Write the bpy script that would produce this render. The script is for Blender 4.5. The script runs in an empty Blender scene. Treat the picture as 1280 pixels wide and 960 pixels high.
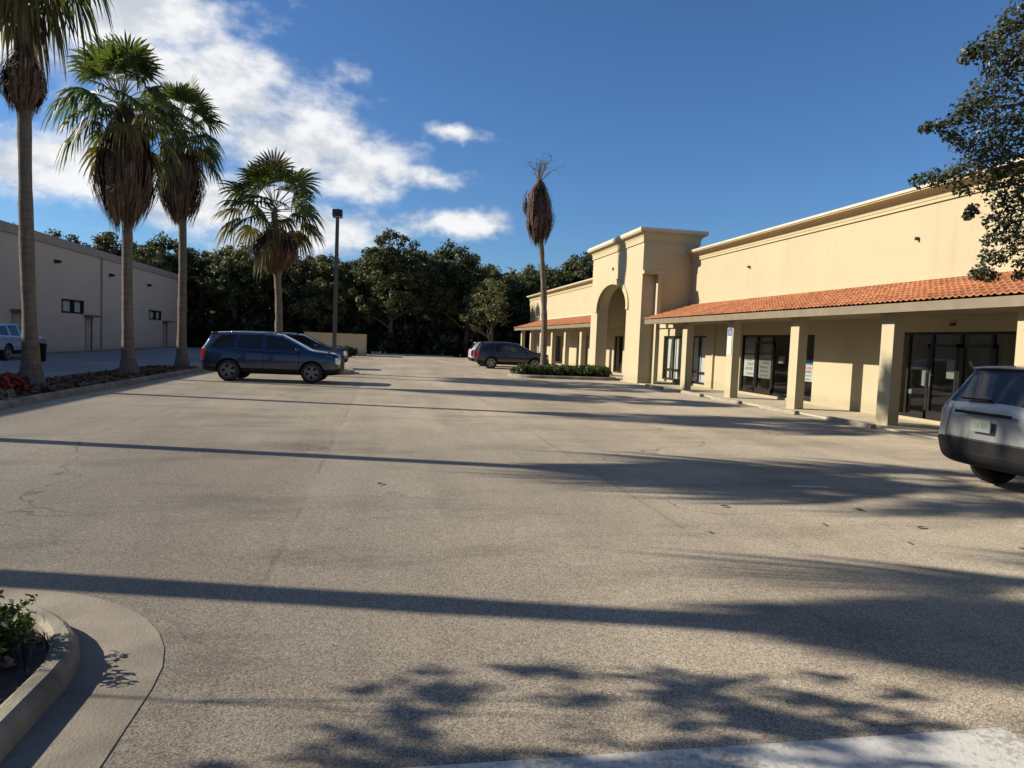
import bpy, bmesh, math, random
import numpy as np
from mathutils import Vector, Matrix, Euler
R = math.radians
rnd = random.Random(7)
sc = bpy.context.scene
col = sc.collection

# ------------------------------------------------------------------ helpers
def link(o, parent=None):
    col.objects.link(o)
    if parent is not None:
        o.parent = parent
    return o

def tag(o, label=None, cat=None, group=None, kind=None):
    if label: o['label'] = label
    if cat: o['category'] = cat
    if group: o['group'] = group
    if kind: o['kind'] = kind
    return o

def empty(name, loc=(0, 0, 0), rz=0.0):
    o = bpy.data.objects.new(name, None)
    o.location = loc
    o.rotation_euler = (0, 0, rz)
    o.empty_display_size = 0.2
    return link(o)

class MB:
    def __init__(s):
        s.v = []; s.f = []; s.m = []
    def add(s, vs, fs, mi=0):
        b = len(s.v)
        s.v += [tuple(p) for p in vs]
        s.f += [tuple(i + b for i in q) for q in fs]
        s.m += [mi] * len(fs)
        return s
    def box(s, x0, x1, y0, y1, z0, z1, mi=0):
        vs = [(x0, y0, z0), (x1, y0, z0), (x1, y1, z0), (x0, y1, z0), (x0, y0, z1), (x1, y0, z1), (x1, y1, z1), (x0, y1, z1)]
        return s.add(vs, [(3, 2, 1, 0), (4, 5, 6, 7), (0, 1, 5, 4), (1, 2, 6, 5), (2, 3, 7, 6), (3, 0, 4, 7)], mi)
    def quad(s, a, b, c, d, mi=0):
        return s.add([a, b, c, d], [(0, 1, 2, 3)], mi)
    def extrude_y(s, prof, y0, y1, mi=0):          # closed profile of (x, z), swept along y
        n = len(prof)
        vs = [(x, y0, z) for x, z in prof] + [(x, y1, z) for x, z in prof]
        fs = [(i, (i + 1) % n, n + (i + 1) % n, n + i) for i in range(n)]
        fs += [tuple(range(n - 1, -1, -1)), tuple(range(n, 2 * n))]
        return s.add(vs, fs, mi)
    def extrude_z(s, prof, z0, z1, mi=0):          # closed outline of (x, y)
        n = len(prof)
        vs = [(x, y, z0) for x, y in prof] + [(x, y, z1) for x, y in prof]
        fs = [(i, (i + 1) % n, n + (i + 1) % n, n + i) for i in range(n)]
        fs += [tuple(range(n - 1, -1, -1)), tuple(range(n, 2 * n))]
        return s.add(vs, fs, mi)
    def rings(s, rings, cap0=True, cap1=True, mi=0):
        n = len(rings[0]); vs = [p for r in rings for p in r]; fs = []
        for k in range(len(rings) - 1):
            for i in range(n):
                j = (i + 1) % n
                fs.append((k * n + i, k * n + j, (k + 1) * n + j, (k + 1) * n + i))
        if cap0: fs.append(tuple(range(n - 1, -1, -1)))
        if cap1: fs.append(tuple((len(rings) - 1) * n + i for i in range(n)))
        return s.add(vs, fs, mi)
    def tube(s, pts, rad, n=8, mi=0):
        pts = [Vector(p) for p in pts]
        if not isinstance(rad, (list, tuple)): rad = [rad] * len(pts)
        rs = []
        for k, p in enumerate(pts):
            d = (pts[min(k + 1, len(pts) - 1)] - pts[max(k - 1, 0)]).normalized()
            a = d.cross(Vector((0, 1, 0.013)))
            if a.length < 1e-3: a = d.cross(Vector((1, 0, 0)))
            a.normalize(); b = d.cross(a)
            rs.append([tuple(p + (a * math.cos(t) + b * math.sin(t)) * rad[k]) for t in [2 * math.pi * i / n for i in range(n)]])
        return s.rings(rs, mi=mi)
    def build(s, name, mats, parent=None, smooth=False, fix=True):
        me = bpy.data.meshes.new(name)
        me.from_pydata(s.v, [], s.f)
        if not isinstance(mats, (list, tuple)): mats = [mats]
        for m in mats: me.materials.append(m)
        if len(mats) > 1:
            me.polygons.foreach_set('material_index', s.m)
        if fix:
            bm = bmesh.new(); bm.from_mesh(me)
            bmesh.ops.recalc_face_normals(bm, faces=bm.faces)
            bm.to_mesh(me); bm.free()
        if smooth:
            me.polygons.foreach_set('use_smooth', [True] * len(me.polygons))
        me.update()
        return link(bpy.data.objects.new(name, me), parent)

def bx(name, m, parent, *b):
    return MB().box(*b).build(name, m, parent)

def quads_obj(name, Q, mats, parent=None, mi=None):
    """Q: (N,4,3) array of leaf faces"""
    Q = np.asarray(Q, dtype=np.float32); n = len(Q)
    me = bpy.data.meshes.new(name)
    me.vertices.add(n * 4); me.vertices.foreach_set('co', Q.reshape(-1))
    me.loops.add(n * 4); me.loops.foreach_set('vertex_index', np.arange(n * 4, dtype=np.int32))
    me.polygons.add(n)
    me.polygons.foreach_set('loop_start', np.arange(0, n * 4, 4, dtype=np.int32))
    me.polygons.foreach_set('loop_total', np.full(n, 4, dtype=np.int32))
    if not isinstance(mats, (list, tuple)): mats = [mats]
    for m in mats: me.materials.append(m)
    if mi is not None: me.polygons.foreach_set('material_index', np.asarray(mi, dtype=np.int32))
    me.update(calc_edges=True); me.validate()
    return link(bpy.data.objects.new(name, me), parent)

def copy_tree(o, parent=None):
    c = o.copy(); col.objects.link(c); c.parent = parent
    for ch in list(o.children): copy_tree(ch, c)
    return c

# ------------------------------------------------------------------ materials
class NT:
    def __init__(s, name):
        s.mat = bpy.data.materials.new(name); s.mat.use_nodes = True
        s.t = s.mat.node_tree; s.t.nodes.clear()
        s.out = s.t.nodes.new('ShaderNodeOutputMaterial')
    def n(s, typ, **kw):
        nd = s.t.nodes.new(typ)
        for k, v in kw.items():
            if k.startswith('i_'):
                nd.inputs[k[2:].replace('_', ' ')].default_value = v
            else: setattr(nd, k, v)
        return nd
    def l(s, a, b): s.t.links.new(a, b)
    def coord(s, scale=(1, 1, 1), src='Object'):
        tc = s.n('ShaderNodeTexCoord'); mp = s.n('ShaderNodeMapping')
        mp.inputs['Scale'].default_value = scale
        s.l(tc.outputs[src], mp.inputs['Vector'])
        return mp.outputs['Vector']
    def noise(s, vec, scale, detail=4, rough=0.55):
        nd = s.n('ShaderNodeTexNoise'); nd.inputs['Scale'].default_value = scale
        nd.inputs['Detail'].default_value = detail; nd.inputs['Roughness'].default_value = rough
        s.l(vec, nd.inputs['Vector']); return nd.outputs['Fac']
    def ramp(s, fac, stops):
        nd = s.n('ShaderNodeValToRGB'); cr = nd.color_ramp
        while len(cr.elements) < len(stops): cr.elements.new(0.5)
        for e, (p, c) in zip(cr.elements, stops):
            e.position = p; e.color = (c, c, c, 1) if isinstance(c, (int, float)) else (*c, 1)
        s.l(fac, nd.inputs['Fac']); return nd.outputs['Color']
    def mix(s, fac, a, b, mode='MIX'):
        nd = s.n('ShaderNodeMix', data_type='RGBA', blend_type=mode)
        for sock, v in ((nd.inputs[0], fac), (nd.inputs[6], a), (nd.inputs[7], b)):
            if isinstance(v, (int, float)): sock.default_value = v
            elif isinstance(v, tuple): sock.default_value = (*v, 1)
            else: s.l(v, sock)
        return nd.outputs[2]
    def math(s, op, a, b=None, c=None):
        nd = s.n('ShaderNodeMath', operation=op)
        for k, v in enumerate((a, b, c)):
            if v is None: continue
            if isinstance(v, (int, float)): nd.inputs[k].default_value = v
            else: s.l(v, nd.inputs[k])
        return nd.outputs[0]
    def bump(s, h, strength=0.3, dist=0.02):
        nd = s.n('ShaderNodeBump'); nd.inputs['Strength'].default_value = strength; nd.inputs['Distance'].default_value = dist
        s.l(h, nd.inputs['Height']); return nd.outputs['Normal']
    def principled(s, color, rough=0.8, metal=0.0, normal=None, coat=0.0, spec=None):
        p = s.n('ShaderNodeBsdfPrincipled')
        if isinstance(color, tuple): p.inputs['Base Color'].default_value = (*color, 1)
        else: s.l(color, p.inputs['Base Color'])
        if isinstance(rough, (int, float)): p.inputs['Roughness'].default_value = rough
        else: s.l(rough, p.inputs['Roughness'])
        p.inputs['Metallic'].default_value = metal
        p.inputs['Coat Weight'].default_value = coat
        if spec is not None: p.inputs['Specular IOR Level'].default_value = spec
        if normal is not None: s.l(normal, p.inputs['Normal'])
        s.l(p.outputs[0], s.out.inputs['Surface'])
        return p

def m_simple(name, c, rough=0.7, metal=0.0, var=0.15, scale=3.0, bump=0.0, bscale=40, coat=0.0, spec=None):
    t = NT(name); v = t.coord()
    f = t.noise(v, scale, 5)
    k = t.ramp(f, [(0.3, 1 - var), (0.7, 1 + var * 0.6)])
    cc = t.mix(1.0, tuple(c), k, 'MULTIPLY')
    nrm = t.bump(t.noise(v, bscale, 3), bump, 0.02) if bump else None
    t.principled(cc, rough, metal, nrm, coat, spec)
    return t.mat

def m_asphalt(name, c_lo, c_hi, seams=False, spk=0.33):
    t = NT(name); v = t.coord()
    big = t.noise(v, 0.11, 5, 0.6)
    mid = t.noise(t.coord((1, 0.35, 1)), 0.55, 5, 0.62)
    a = t.mix(t.ramp(big, [(0.35, 0.0), (0.65, 1.0)]), c_lo, c_hi)
    a = t.mix(1.0, a, t.ramp(mid, [(0.3, 0.80), (0.7, 1.13)]), 'MULTIPLY')
    # oil darkening and old wear patches
    st = t.noise(t.coord((0.35, 1, 1)), 0.8, 6, 0.7)
    a = t.mix(1.0, a, t.ramp(st, [(0.34, 0.70), (0.50, 1.0)]), 'MULTIPLY')
    # aggregate
    vo = t.n('ShaderNodeTexVoronoi'); vo.inputs['Scale'].default_value = 145
    t.l(v, vo.inputs['Vector'])
    sp = t.math('MULTIPLY_ADD', vo.outputs['Color'], 1.0, 0.0)
    spc = t.ramp(sp, [(0.08, 1 - spk * 1.35), (0.5, 1.0), (0.95, 1 + spk * 1.5)])
    a = t.mix(1.0, a, spc, 'MULTIPLY')
    fn = t.noise(v, 28, 4, 0.7)
    a = t.mix(1.0, a, t.ramp(fn, [(0.3, 0.86), (0.7, 1.12)]), 'MULTIPLY')
    if seams:
        sep = t.n('ShaderNodeSeparateXYZ'); t.l(v, sep.inputs[0])
        wob = t.math('MULTIPLY_ADD', t.noise(t.coord((1, 0.6, 1)), 0.9, 4), 0.10, -0.05)
        for x0, w, d in ((-0.72, 0.016, 0.86), (2.75, 0.016, 0.86), (6.3, 0.014, 0.92), (-4.3, 0.014, 0.92)):
            dx = t.math('ABSOLUTE', t.math('SUBTRACT', t.math('ADD', sep.outputs[0], wob), x0))
            lin = t.ramp(t.math('DIVIDE', dx, w * 2), [(0.3, 1.0), (1.0, 0.0)])
            brk = t.ramp(t.noise(t.coord((0.3, 1, 1)), 0.7, 3), [(0.42, 0.0), (0.56, 1.0)])
            lin = t.math('MULTIPLY', lin, brk)
            a = t.mix(lin, a, t.mix(1.0, a, (d * 0.9, d * 0.88, d * 0.85), 'MULTIPLY'))
        # hairline cracks, here and there
        wv_ = t.n('ShaderNodeVectorMath', operation='MULTIPLY_ADD'); nz = t.n('ShaderNodeTexNoise'); nz.inputs['Scale'].default_value = 1.1; nz.inputs['Detail'].default_value = 6
        t.l(v, nz.inputs['Vector']); t.l(nz.outputs['Color'], wv_.inputs[0]); wv_.inputs[1].default_value = (1.5, 1.5, 0); t.l(v, wv_.inputs[2])
        vc = t.n('ShaderNodeTexVoronoi', feature='DISTANCE_TO_EDGE'); vc.inputs['Scale'].default_value = 0.21; t.l(wv_.outputs[0], vc.inputs['Vector'])
        ck = t.ramp(vc.outputs['Distance'], [(0.0006, 1.0), (0.0022, 0.0)])
        ck = t.math('MULTIPLY', ck, t.ramp(t.noise(v, 0.33, 3), [(0.46, 0.0), (0.56, 0.75)]))
        a = t.mix(ck, a, (0.07, 0.062, 0.05))
        # tyre-polished tracks along the aisle and round oil drips in the bays
        tr = t.noise(t.coord((1.1, 0.05, 1)), 1.0, 3)
        a = t.mix(1.0, a, t.ramp(tr, [(0.35, 0.90), (0.65, 1.06)]), 'MULTIPLY')
        vd = t.n('ShaderNodeTexVoronoi'); vd.inputs['Scale'].default_value = 0.42; t.l(v, vd.inputs['Vector'])
        dr = t.ramp(t.math('ADD', vd.outputs['Distance'], t.math('MULTIPLY', fn, 0.10)), [(0.10, 0.62), (0.20, 1.0)])
        a = t.mix(t.ramp(t.noise(v, 0.14, 2), [(0.50, 0.0), (0.60, 0.8)]), a, t.mix(1.0, a, dr, 'MULTIPLY'))
        # paver lanes laid at different times: slightly different tone either side of a joint
        ln = t.math('GREATER_THAN', t.math('ADD', sep.outputs[0], wob), -0.72)
        ln2 = t.math('GREATER_THAN', t.math('ADD', sep.outputs[0], wob), 2.75)
        k = t.math('SUBTRACT', t.math('MULTIPLY', ln, 0.10), t.math('MULTIPLY', ln2, 0.06))
        a = t.mix(1.0, a, t.n('ShaderNodeCombineColor').outputs[0], 'MULTIPLY') if False else a
        kk = t.n('ShaderNodeCombineXYZ'); g = t.math('ADD', k, 0.95)
        for q in range(3): t.l(g, kk.inputs[q])
        a = t.mix(1.0, a, kk.outputs[0], 'MULTIPLY')
    h = t.mix(0.5, vo.outputs['Distance'], fn)
    if seams:      # grazing-angle brightening painted into the colour: paler with distance, ragged change-over
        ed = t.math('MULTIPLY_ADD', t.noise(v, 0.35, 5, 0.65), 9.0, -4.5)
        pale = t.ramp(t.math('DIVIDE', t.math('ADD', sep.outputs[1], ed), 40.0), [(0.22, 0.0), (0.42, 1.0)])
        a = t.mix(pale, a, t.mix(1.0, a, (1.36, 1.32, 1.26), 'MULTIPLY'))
    pb = t.principled(a, 0.88, 0, t.bump(h, 0.22, 0.008), spec=0.3)
    if 'Diffuse Roughness' in pb.inputs: pb.inputs['Diffuse Roughness'].default_value = 0.8
    return t.mat

def m_stucco(name, c, var=0.07, blocks=False):
    t = NT(name); v = t.coord()
    n1 = t.noise(v, 0.7, 5, 0.6)
    a = t.mix(1.0, c, t.ramp(n1, [(0.3, 1 - var), (0.7, 1 + var * 0.4)]), 'MULTIPLY')
    strk = t.noise(t.coord((2.2, 2.2, 0.12)), 1.4, 5, 0.65)        # water streaks run down
    a = t.mix(1.0, a, t.ramp(strk, [(0.28, 0.93), (0.46, 1.0)]), 'MULTIPLY')
    sp = t.n('ShaderNodeSeparateXYZ'); t.l(v, sp.inputs[0])
    gr = t.noise(v, 2.5, 4)
    foot = t.ramp(t.math('ADD', sp.outputs[2], t.math('MULTIPLY', gr, -0.5)), [(-0.0, 0.86), (0.22, 1.0)])   # splash-back dirt at the foot
    a = t.mix(1.0, a, foot, 'MULTIPLY')
    h = t.noise(v, 60, 4, 0.7)
    if blocks:
        br = t.n('ShaderNodeTexBrick'); br.inputs['Scale'].default_value = 1.0
        br.inputs['Mortar Size'].default_value = 0.012; br.inputs['Brick Width'].default_value = 0.4; br.inputs['Row Height'].default_value = 0.2
        cx = t.n('ShaderNodeCombineXYZ'); t.l(sp.outputs[1], cx.inputs[0]); t.l(sp.outputs[2], cx.inputs[1])
        t.l(cx.outputs[0], br.inputs['Vector'])
        a = t.mix(t.math('MULTIPLY', br.outputs['Fac'], 0.10), a, (0.4, 0.3, 0.17))
        h = t.math('SUBTRACT', h, t.math('MULTIPLY', br.outputs['Fac'], 0.5))
    t.principled(a, 0.9, 0, t.bump(h, 0.25, 0.012), spec=0.2)
    return t.mat

def m_leaf(name, lo, hi, transl=0.35, scale=0.9, rough=0.55):
    t = NT(name); v = t.coord()
    f = t.noise(v, scale, 4, 0.6)
    g = t.n('ShaderNodeNewGeometry')
    a = t.mix(t.ramp(f, [(0.32, 0.0), (0.68, 1.0)]), lo, hi)
    rr = t.ramp(g.outputs['Random Per Island'], [(0.0, 0.62), (1.0, 1.35)])
    a = t.mix(1.0, a, rr, 'MULTIPLY')
    p = t.n('ShaderNodeBsdfPrincipled'); t.l(a, p.inputs['Base Color']); p.inputs['Roughness'].default_value = rough
    p.inputs['Specular IOR Level'].default_value = 0.3
    tr = t.n('ShaderNodeBsdfTranslucent'); b = t.mix(1.0, a, (1.3, 1.25, 0.5), 'MULTIPLY'); t.l(b, tr.inputs['Color'])
    mx = t.n('ShaderNodeMixShader'); mx.inputs[0].default_value = transl
    t.l(p.outputs[0], mx.inputs[1]); t.l(tr.outputs[0], mx.inputs[2]); t.l(mx.outputs[0], t.out.inputs['Surface'])
    return t.mat

def m_glass(name, tint=(0.62, 0.66, 0.66), ior=1.5, base=0.0):
    t = NT(name)
    tr = t.n('ShaderNodeBsdfTransparent'); tr.inputs['Color'].default_value = (*tint, 1)
    gl = t.n('ShaderNodeBsdfGlossy'); gl.inputs['Roughness'].default_value = 0.02; gl.inputs['Color'].default_value = (0.95, 0.97, 1, 1)
    v = t.coord(); t.l(t.bump(t.noise(v, 1.3, 2), 0.04, 0.02), gl.inputs['Normal'])
    lw = t.n('ShaderNodeLayerWeight'); lw.inputs['Blend'].default_value = 0.5
    ge = t.n('ShaderNodeNewGeometry')
    fac = t.math('MULTIPLY_ADD', t.math('POWER', lw.outputs['Facing'], 4.0), 0.75, 0.06 + base)
    fac = t.math('MULTIPLY', fac, t.math('SUBTRACT', 1.0, ge.outputs['Backfacing']))
    mx = t.n('ShaderNodeMixShader'); t.l(fac, mx.inputs[0]); t.l(tr.outputs[0], mx.inputs[1]); t.l(gl.outputs[0], mx.inputs[2])
    t.l(mx.outputs[0], t.out.inputs['Surface'])
    return t.mat

def m_paint(name, c, metal=0.25, rough=0.32, dust=0.04):
    t = NT(name); v = t.coord()
    f = t.noise(v, 3, 5)
    a = t.mix(t.math('MULTIPLY', t.ramp(f, [(0.4, 0.0), (0.75, 1.0)]), dust), c, (0.3, 0.27, 0.23))
    t.principled(a, rough, metal, None, 0.8)
    return t.mat

M = {}
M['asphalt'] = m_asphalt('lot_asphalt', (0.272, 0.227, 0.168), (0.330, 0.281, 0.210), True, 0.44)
M['asphalt_drive'] = m_asphalt('drive_asphalt', (0.20, 0.20, 0.20), (0.26, 0.26, 0.26), spk=0.2)
M['concrete'] = m_simple('concrete', (0.3264, 0.2794, 0.198), 0.88, 0, 0.28, 2.2, 0.25, 60)
M['kerb'] = m_simple('kerb_concrete', (0.2244, 0.2001, 0.1485), 0.9, 0, 0.5, 3.0, 0.3, 50)
M['stop'] = m_simple('wheel_stop_concrete', (0.2584, 0.2242, 0.1617), 0.9, 0, 0.3, 4.0, 0.3, 50)
M['gutter'] = m_simple('gutter_concrete', (0.205, 0.175, 0.132), 0.88, 0, 0.5, 1.6, 0.25, 70)
M['walk'] = m_simple('walk_concrete', (0.408, 0.3519, 0.2409), 0.85, 0, 0.2, 1.2, 0.2, 60)
M['earth'] = m_simple('earth', (0.0612, 0.05865, 0.033), 0.95, 0, 0.4, 0.3, 0.3, 5)
M['mulch'] = m_simple('mulch', (0.085, 0.052, 0.036), 0.95, 0, 0.55, 9.0, 1.0, 45)
M['wall'] = m_stucco('cream_stucco', (0.390, 0.330, 0.215), 0.06, True)
M['tower'] = m_stucco('tower_stucco', (0.405, 0.345, 0.222), 0.05)
M['trim'] = m_stucco('trim_stucco', (0.408, 0.343, 0.2112), 0.05)
M['cap'] = m_simple('parapet_cap', (0.4624, 0.414, 0.3102), 0.6, 0, 0.12, 2)
M['fascia'] = m_simple('fascia_paint', (0.165, 0.132, 0.086), 0.6, 0, 0.15, 3)
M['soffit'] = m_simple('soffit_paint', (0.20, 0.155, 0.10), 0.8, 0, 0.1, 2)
M['roof_flat'] = m_simple('roof_membrane', (0.35, 0.34, 0.32), 0.9)
M['interior'] = m_simple('shop_interior', (0.62, 0.58, 0.52), 0.9, 0, 0.2, 1)
M['frame'] = m_simple('bronze_frame', (0.018, 0.016, 0.015), 0.35, 0.3, 0.2, 4)
M['glass'] = m_glass('shop_glass', (0.86, 0.87, 0.86), 1.5, 0.0)
M['blind'] = m_simple('white_blind', (0.78, 0.78, 0.76), 0.8, 0, 0.08, 8)
M['paper'] = m_simple('paper', (0.5576, 0.5658, 0.528), 0.75, 0, 0.06, 10)
M['metal_dark'] = m_simple('dark_metal', (0.045, 0.042, 0.040), 0.45, 0.6, 0.25, 6)
M['pole'] = m_simple('bronze_pole', (0.10, 0.085, 0.07), 0.5, 0.3, 0.25, 6)
M['white_metal'] = m_simple('white_metal', (0.51, 0.4968, 0.4224), 0.5, 0, 0.1, 4)
M['paintline'] = None
M['lb_wall'] = m_stucco('beige_block', (0.475, 0.395, 0.31), 0.05)
M['lb_band'] = m_simple('beige_band', (0.30, 0.245, 0.19), 0.7, 0, 0.1, 2)
M['lb_door'] = m_simple('beige_door', (0.36, 0.30, 0.25), 0.6, 0, 0.1, 2)
M['lb_hood'] = m_simple('door_hood', (0.13, 0.11, 0.10), 0.6, 0, 0.1, 2)
M['dump_wall'] = m_stucco('enclosure_stucco', (0.4125, 0.3542, 0.2304), 0.06)
M['palm_trunk'] = None
M['bark'] = m_simple('oak_bark', (0.11, 0.09, 0.07), 0.95, 0, 0.4, 6, 0.8, 18)
M['palm_leaf'] = m_leaf('palm_frond', (0.039, 0.06164, 0.01887), (0.07863, 0.1069, 0.03145), 0.42, 0.8, 0.45)
M['palm_old'] = m_leaf('palm_old_frond', (0.074, 0.074, 0.0222), (0.1554, 0.1221, 0.0444), 0.3, 1.2, 0.6)
M['palm_dead'] = m_leaf('palm_dead_frond', (0.0615, 0.041, 0.02952), (0.1558, 0.1025, 0.06724), 0.12, 1.6, 0.85)
M['petiole'] = m_simple('palm_petiole', (0.17, 0.16, 0.07), 0.6, 0, 0.2, 4)
M['oak_a'] = m_leaf('oak_foliage_dark', (0.03848, 0.05002, 0.02116), (0.09139, 0.101, 0.04329), 0.25, 0.4)
M['oak_b'] = m_leaf('oak_foliage_olive', (0.05772, 0.06349, 0.02597), (0.1202, 0.1202, 0.05291), 0.27, 0.4)
M['oak_c'] = m_leaf('pale_foliage', (0.07696, 0.08658, 0.03463), (0.1443, 0.1491, 0.06734), 0.28, 0.6)
M['oak_near'] = m_leaf('near_oak_foliage', (0.0333, 0.04292, 0.02072), (0.0851, 0.0925, 0.05032), 0.28, 1.6, 0.4)
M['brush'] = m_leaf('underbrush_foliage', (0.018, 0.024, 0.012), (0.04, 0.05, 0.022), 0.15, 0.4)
M['hedge'] = m_leaf('hedge_foliage', (0.0333, 0.0518, 0.0148), (0.074, 0.0999, 0.0296), 0.25, 1.5, 0.5)
M['shrub'] = m_leaf('shrub_foliage', (0.0259, 0.04588, 0.01332), (0.0629, 0.0962, 0.0259), 0.3, 5, 0.45)
M['croton'] = m_leaf('red_foliage', (0.119, 0.014, 0.0126), (0.189, 0.028, 0.021), 0.2, 3, 0.5)
M['varieg'] = m_leaf('variegated_foliage', (0.1332, 0.148, 0.0814), (0.3108, 0.3034, 0.222), 0.2, 6, 0.5)
M['rubber'] = m_simple('rubber', (0.018, 0.018, 0.018), 0.8, 0, 0.2, 8)
M['black_plastic'] = m_simple('black_plastic', (0.010, 0.010, 0.011), 0.6, 0, 0.2, 6, spec=0.2)
M['rim'] = m_simple('alloy', (0.264, 0.264, 0.272), 0.35, 0.8, 0.1, 6)
M['rim_dark'] = m_simple('dark_alloy', (0.16, 0.16, 0.17), 0.4, 0.7, 0.1, 6)
M['car_glass'] = None
M['red_lamp'] = m_simple('red_lens', (0.16, 0.008, 0.010), 0.15, 0, 0.1, 9, coat=0.6)
M['head_lamp'] = m_simple('clear_lens', (0.70, 0.72, 0.75), 0.12, 0.3, 0.1, 9, coat=0.8)
M['plate'] = m_simple('plate', (0.17, 0.18, 0.175), 0.5, 0, 0.05, 9)
M['plate_mark'] = m_simple('plate_mark', (0.10, 0.14, 0.10), 0.6)
M['chrome'] = m_simple('chrome', (0.7, 0.7, 0.7), 0.2, 1.0, 0.05, 9)
M['seam'] = m_simple('seam_black', (0.008, 0.008, 0.009), 0.8)
M['blue_sign'] = m_simple('blue_sign', (0.02, 0.07, 0.28), 0.5)
M['blue_trim'] = m_simple('blue_trim', (0.10, 0.30, 0.55), 0.6)
M['pink_print'] = m_simple('pink_print', (0.65, 0.30, 0.34), 0.7, 0, 0.3, 7)
M['grey_print'] = m_simple('grey_print', (0.33, 0.32, 0.32), 0.7, 0, 0.3, 7)
def _():
    t = NT('worn_white_paint'); v = t.coord()
    w = t.ramp(t.math('ADD', t.math('MULTIPLY', t.noise(v, 26, 6, 0.75), 0.6), t.math('MULTIPLY', t.noise(v, 2.2, 5, 0.7), 0.4)), [(0.40, 1.0), (0.52, 0.0)])
    a = t.mix(w, (0.52, 0.50, 0.45), (0.25, 0.222, 0.175))
    t.principled(a, 0.8, 0, t.bump(t.noise(v, 60, 4, 0.7), 0.4, 0.008))
    M['paintline'] = t.mat
    t = NT('palm_trunk'); v = t.coord((1, 1, 1))
    rg = t.noise(t.coord((1.2, 1.2, 9)), 1.6, 5, 0.7)
    fi = t.noise(t.coord((14, 14, 0.8)), 1.5, 4, 0.6)
    a = t.mix(t.ramp(rg, [(0.3, 0.0), (0.7, 1.0)]), (0.10, 0.082, 0.064), (0.185, 0.155, 0.12))
    a = t.mix(1.0, a, t.ramp(fi, [(0.3, 0.75), (0.7, 1.15)]), 'MULTIPLY')
    t.principled(a, 0.95, 0, t.bump(t.mix(0.5, rg, fi), 0.7, 0.03), spec=0.15)
    M['palm_trunk'] = t.mat
    t = NT('car_glass'); t.principled((0.012, 0.014, 0.017), 0.03, 0, None, 0.0, 0.5); M['car_glass'] = t.mat
    t = NT('clay_tile'); v = t.coord()
    sp = t.n('ShaderNodeSeparateXYZ'); t.l(v, sp.inputs[0])
    cell = t.n('ShaderNodeTexWhiteNoise', noise_dimensions='2D')
    cx = t.n('ShaderNodeCombineXYZ')
    t.l(t.math('FLOOR', t.math('DIVIDE', sp.outputs[1], 0.17)), cx.inputs[0])
    t.l(t.math('FLOOR', t.math('DIVIDE', t.math('SUBTRACT', sp.outputs[0], 11.2), 0.2875)), cx.inputs[1])
    t.l(cx.outputs[0], cell.inputs['Vector'])
    a = t.mix(t.ramp(cell.outputs['Value'], [(0.0, 0.0), (1.0, 1.0)]), (0.300, 0.097, 0.036), (0.43, 0.170, 0.066))
    a = t.mix(1.0, a, t.ramp(t.noise(v, 0.6, 6, 0.65), [(0.3, 0.70), (0.7, 1.10)]), 'MULTIPLY')
    a = t.mix(1.0, a, t.ramp(t.noise(v, 9, 5, 0.7), [(0.3, 0.82), (0.6, 1.04)]), 'MULTIPLY')
    t.principled(a, 0.75, 0, t.bump(t.noise(v, 50, 3), 0.15, 0.01)); M['tile'] = t.mat
_()

# ------------------------------------------------------------------ camera, sun, sky
cam = bpy.data.cameras.new('camera'); co = link(bpy.data.objects.new('camera', cam))
cam.sensor_width = 36; cam.lens = 36 * 890 / 1280; cam.clip_end = 3000; cam.clip_start = 0.05
Rm = Matrix(((0.98328781, -0.02871444, -0.1797792), (-0.17763215, 0.06509501, -0.98194168), (0.03989863, 0.99746585, 0.05890652)))
co.matrix_world = Matrix.Translation((0, 0, 1.65)) @ Rm.to_4x4()
sc.camera = co
SUN_EL, SUN_AZ = R(28.6), R(14.0)
ldir = Vector((math.cos(SUN_AZ) * math.cos(SUN_EL), -math.sin(SUN_AZ) * math.cos(SUN_EL), -math.sin(SUN_EL)))
sl = bpy.data.lights.new('sun', 'SUN'); sl.energy = 5.0; sl.angle = R(0.55); sl.color = (1.0, 0.915, 0.775)
so = link(bpy.data.objects.new('sun', sl)); so.rotation_euler = ldir.to_track_quat('-Z', 'Y').to_euler(); so.location = (-30, 10, 30)

w = bpy.data.worlds.new('World'); sc.world = w; w.use_nodes = True
t = NT.__new__(NT); t.t = w.node_tree; t.t.nodes.clear(); t.out = t.n('ShaderNodeOutputWorld')
sky = t.n('ShaderNodeTexSky', sky_type='NISHITA'); sky.sun_disc = False
sky.sun_elevation = SUN_EL; sky.sun_rotation = R(-76); sky.altitude = 0; sky.air_density = 1.0; sky.dust_density = 0.35; sky.ozone_density = 3.0
tc = t.n('ShaderNodeTexCoord'); sp = t.n('ShaderNodeSeparateXYZ'); t.l(tc.outputs['Generated'], sp.inputs[0])
DEG = 57.29578
az = t.math('MULTIPLY', t.math('ARCTAN2', sp.outputs[0], sp.outputs[1]), DEG)
el = t.math('MULTIPLY', t.math('ARCSINE', sp.outputs[2]), DEG)
ae = t.n('ShaderNodeCombineXYZ'); t.l(az, ae.inputs[0]); t.l(el, ae.inputs[1])
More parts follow.
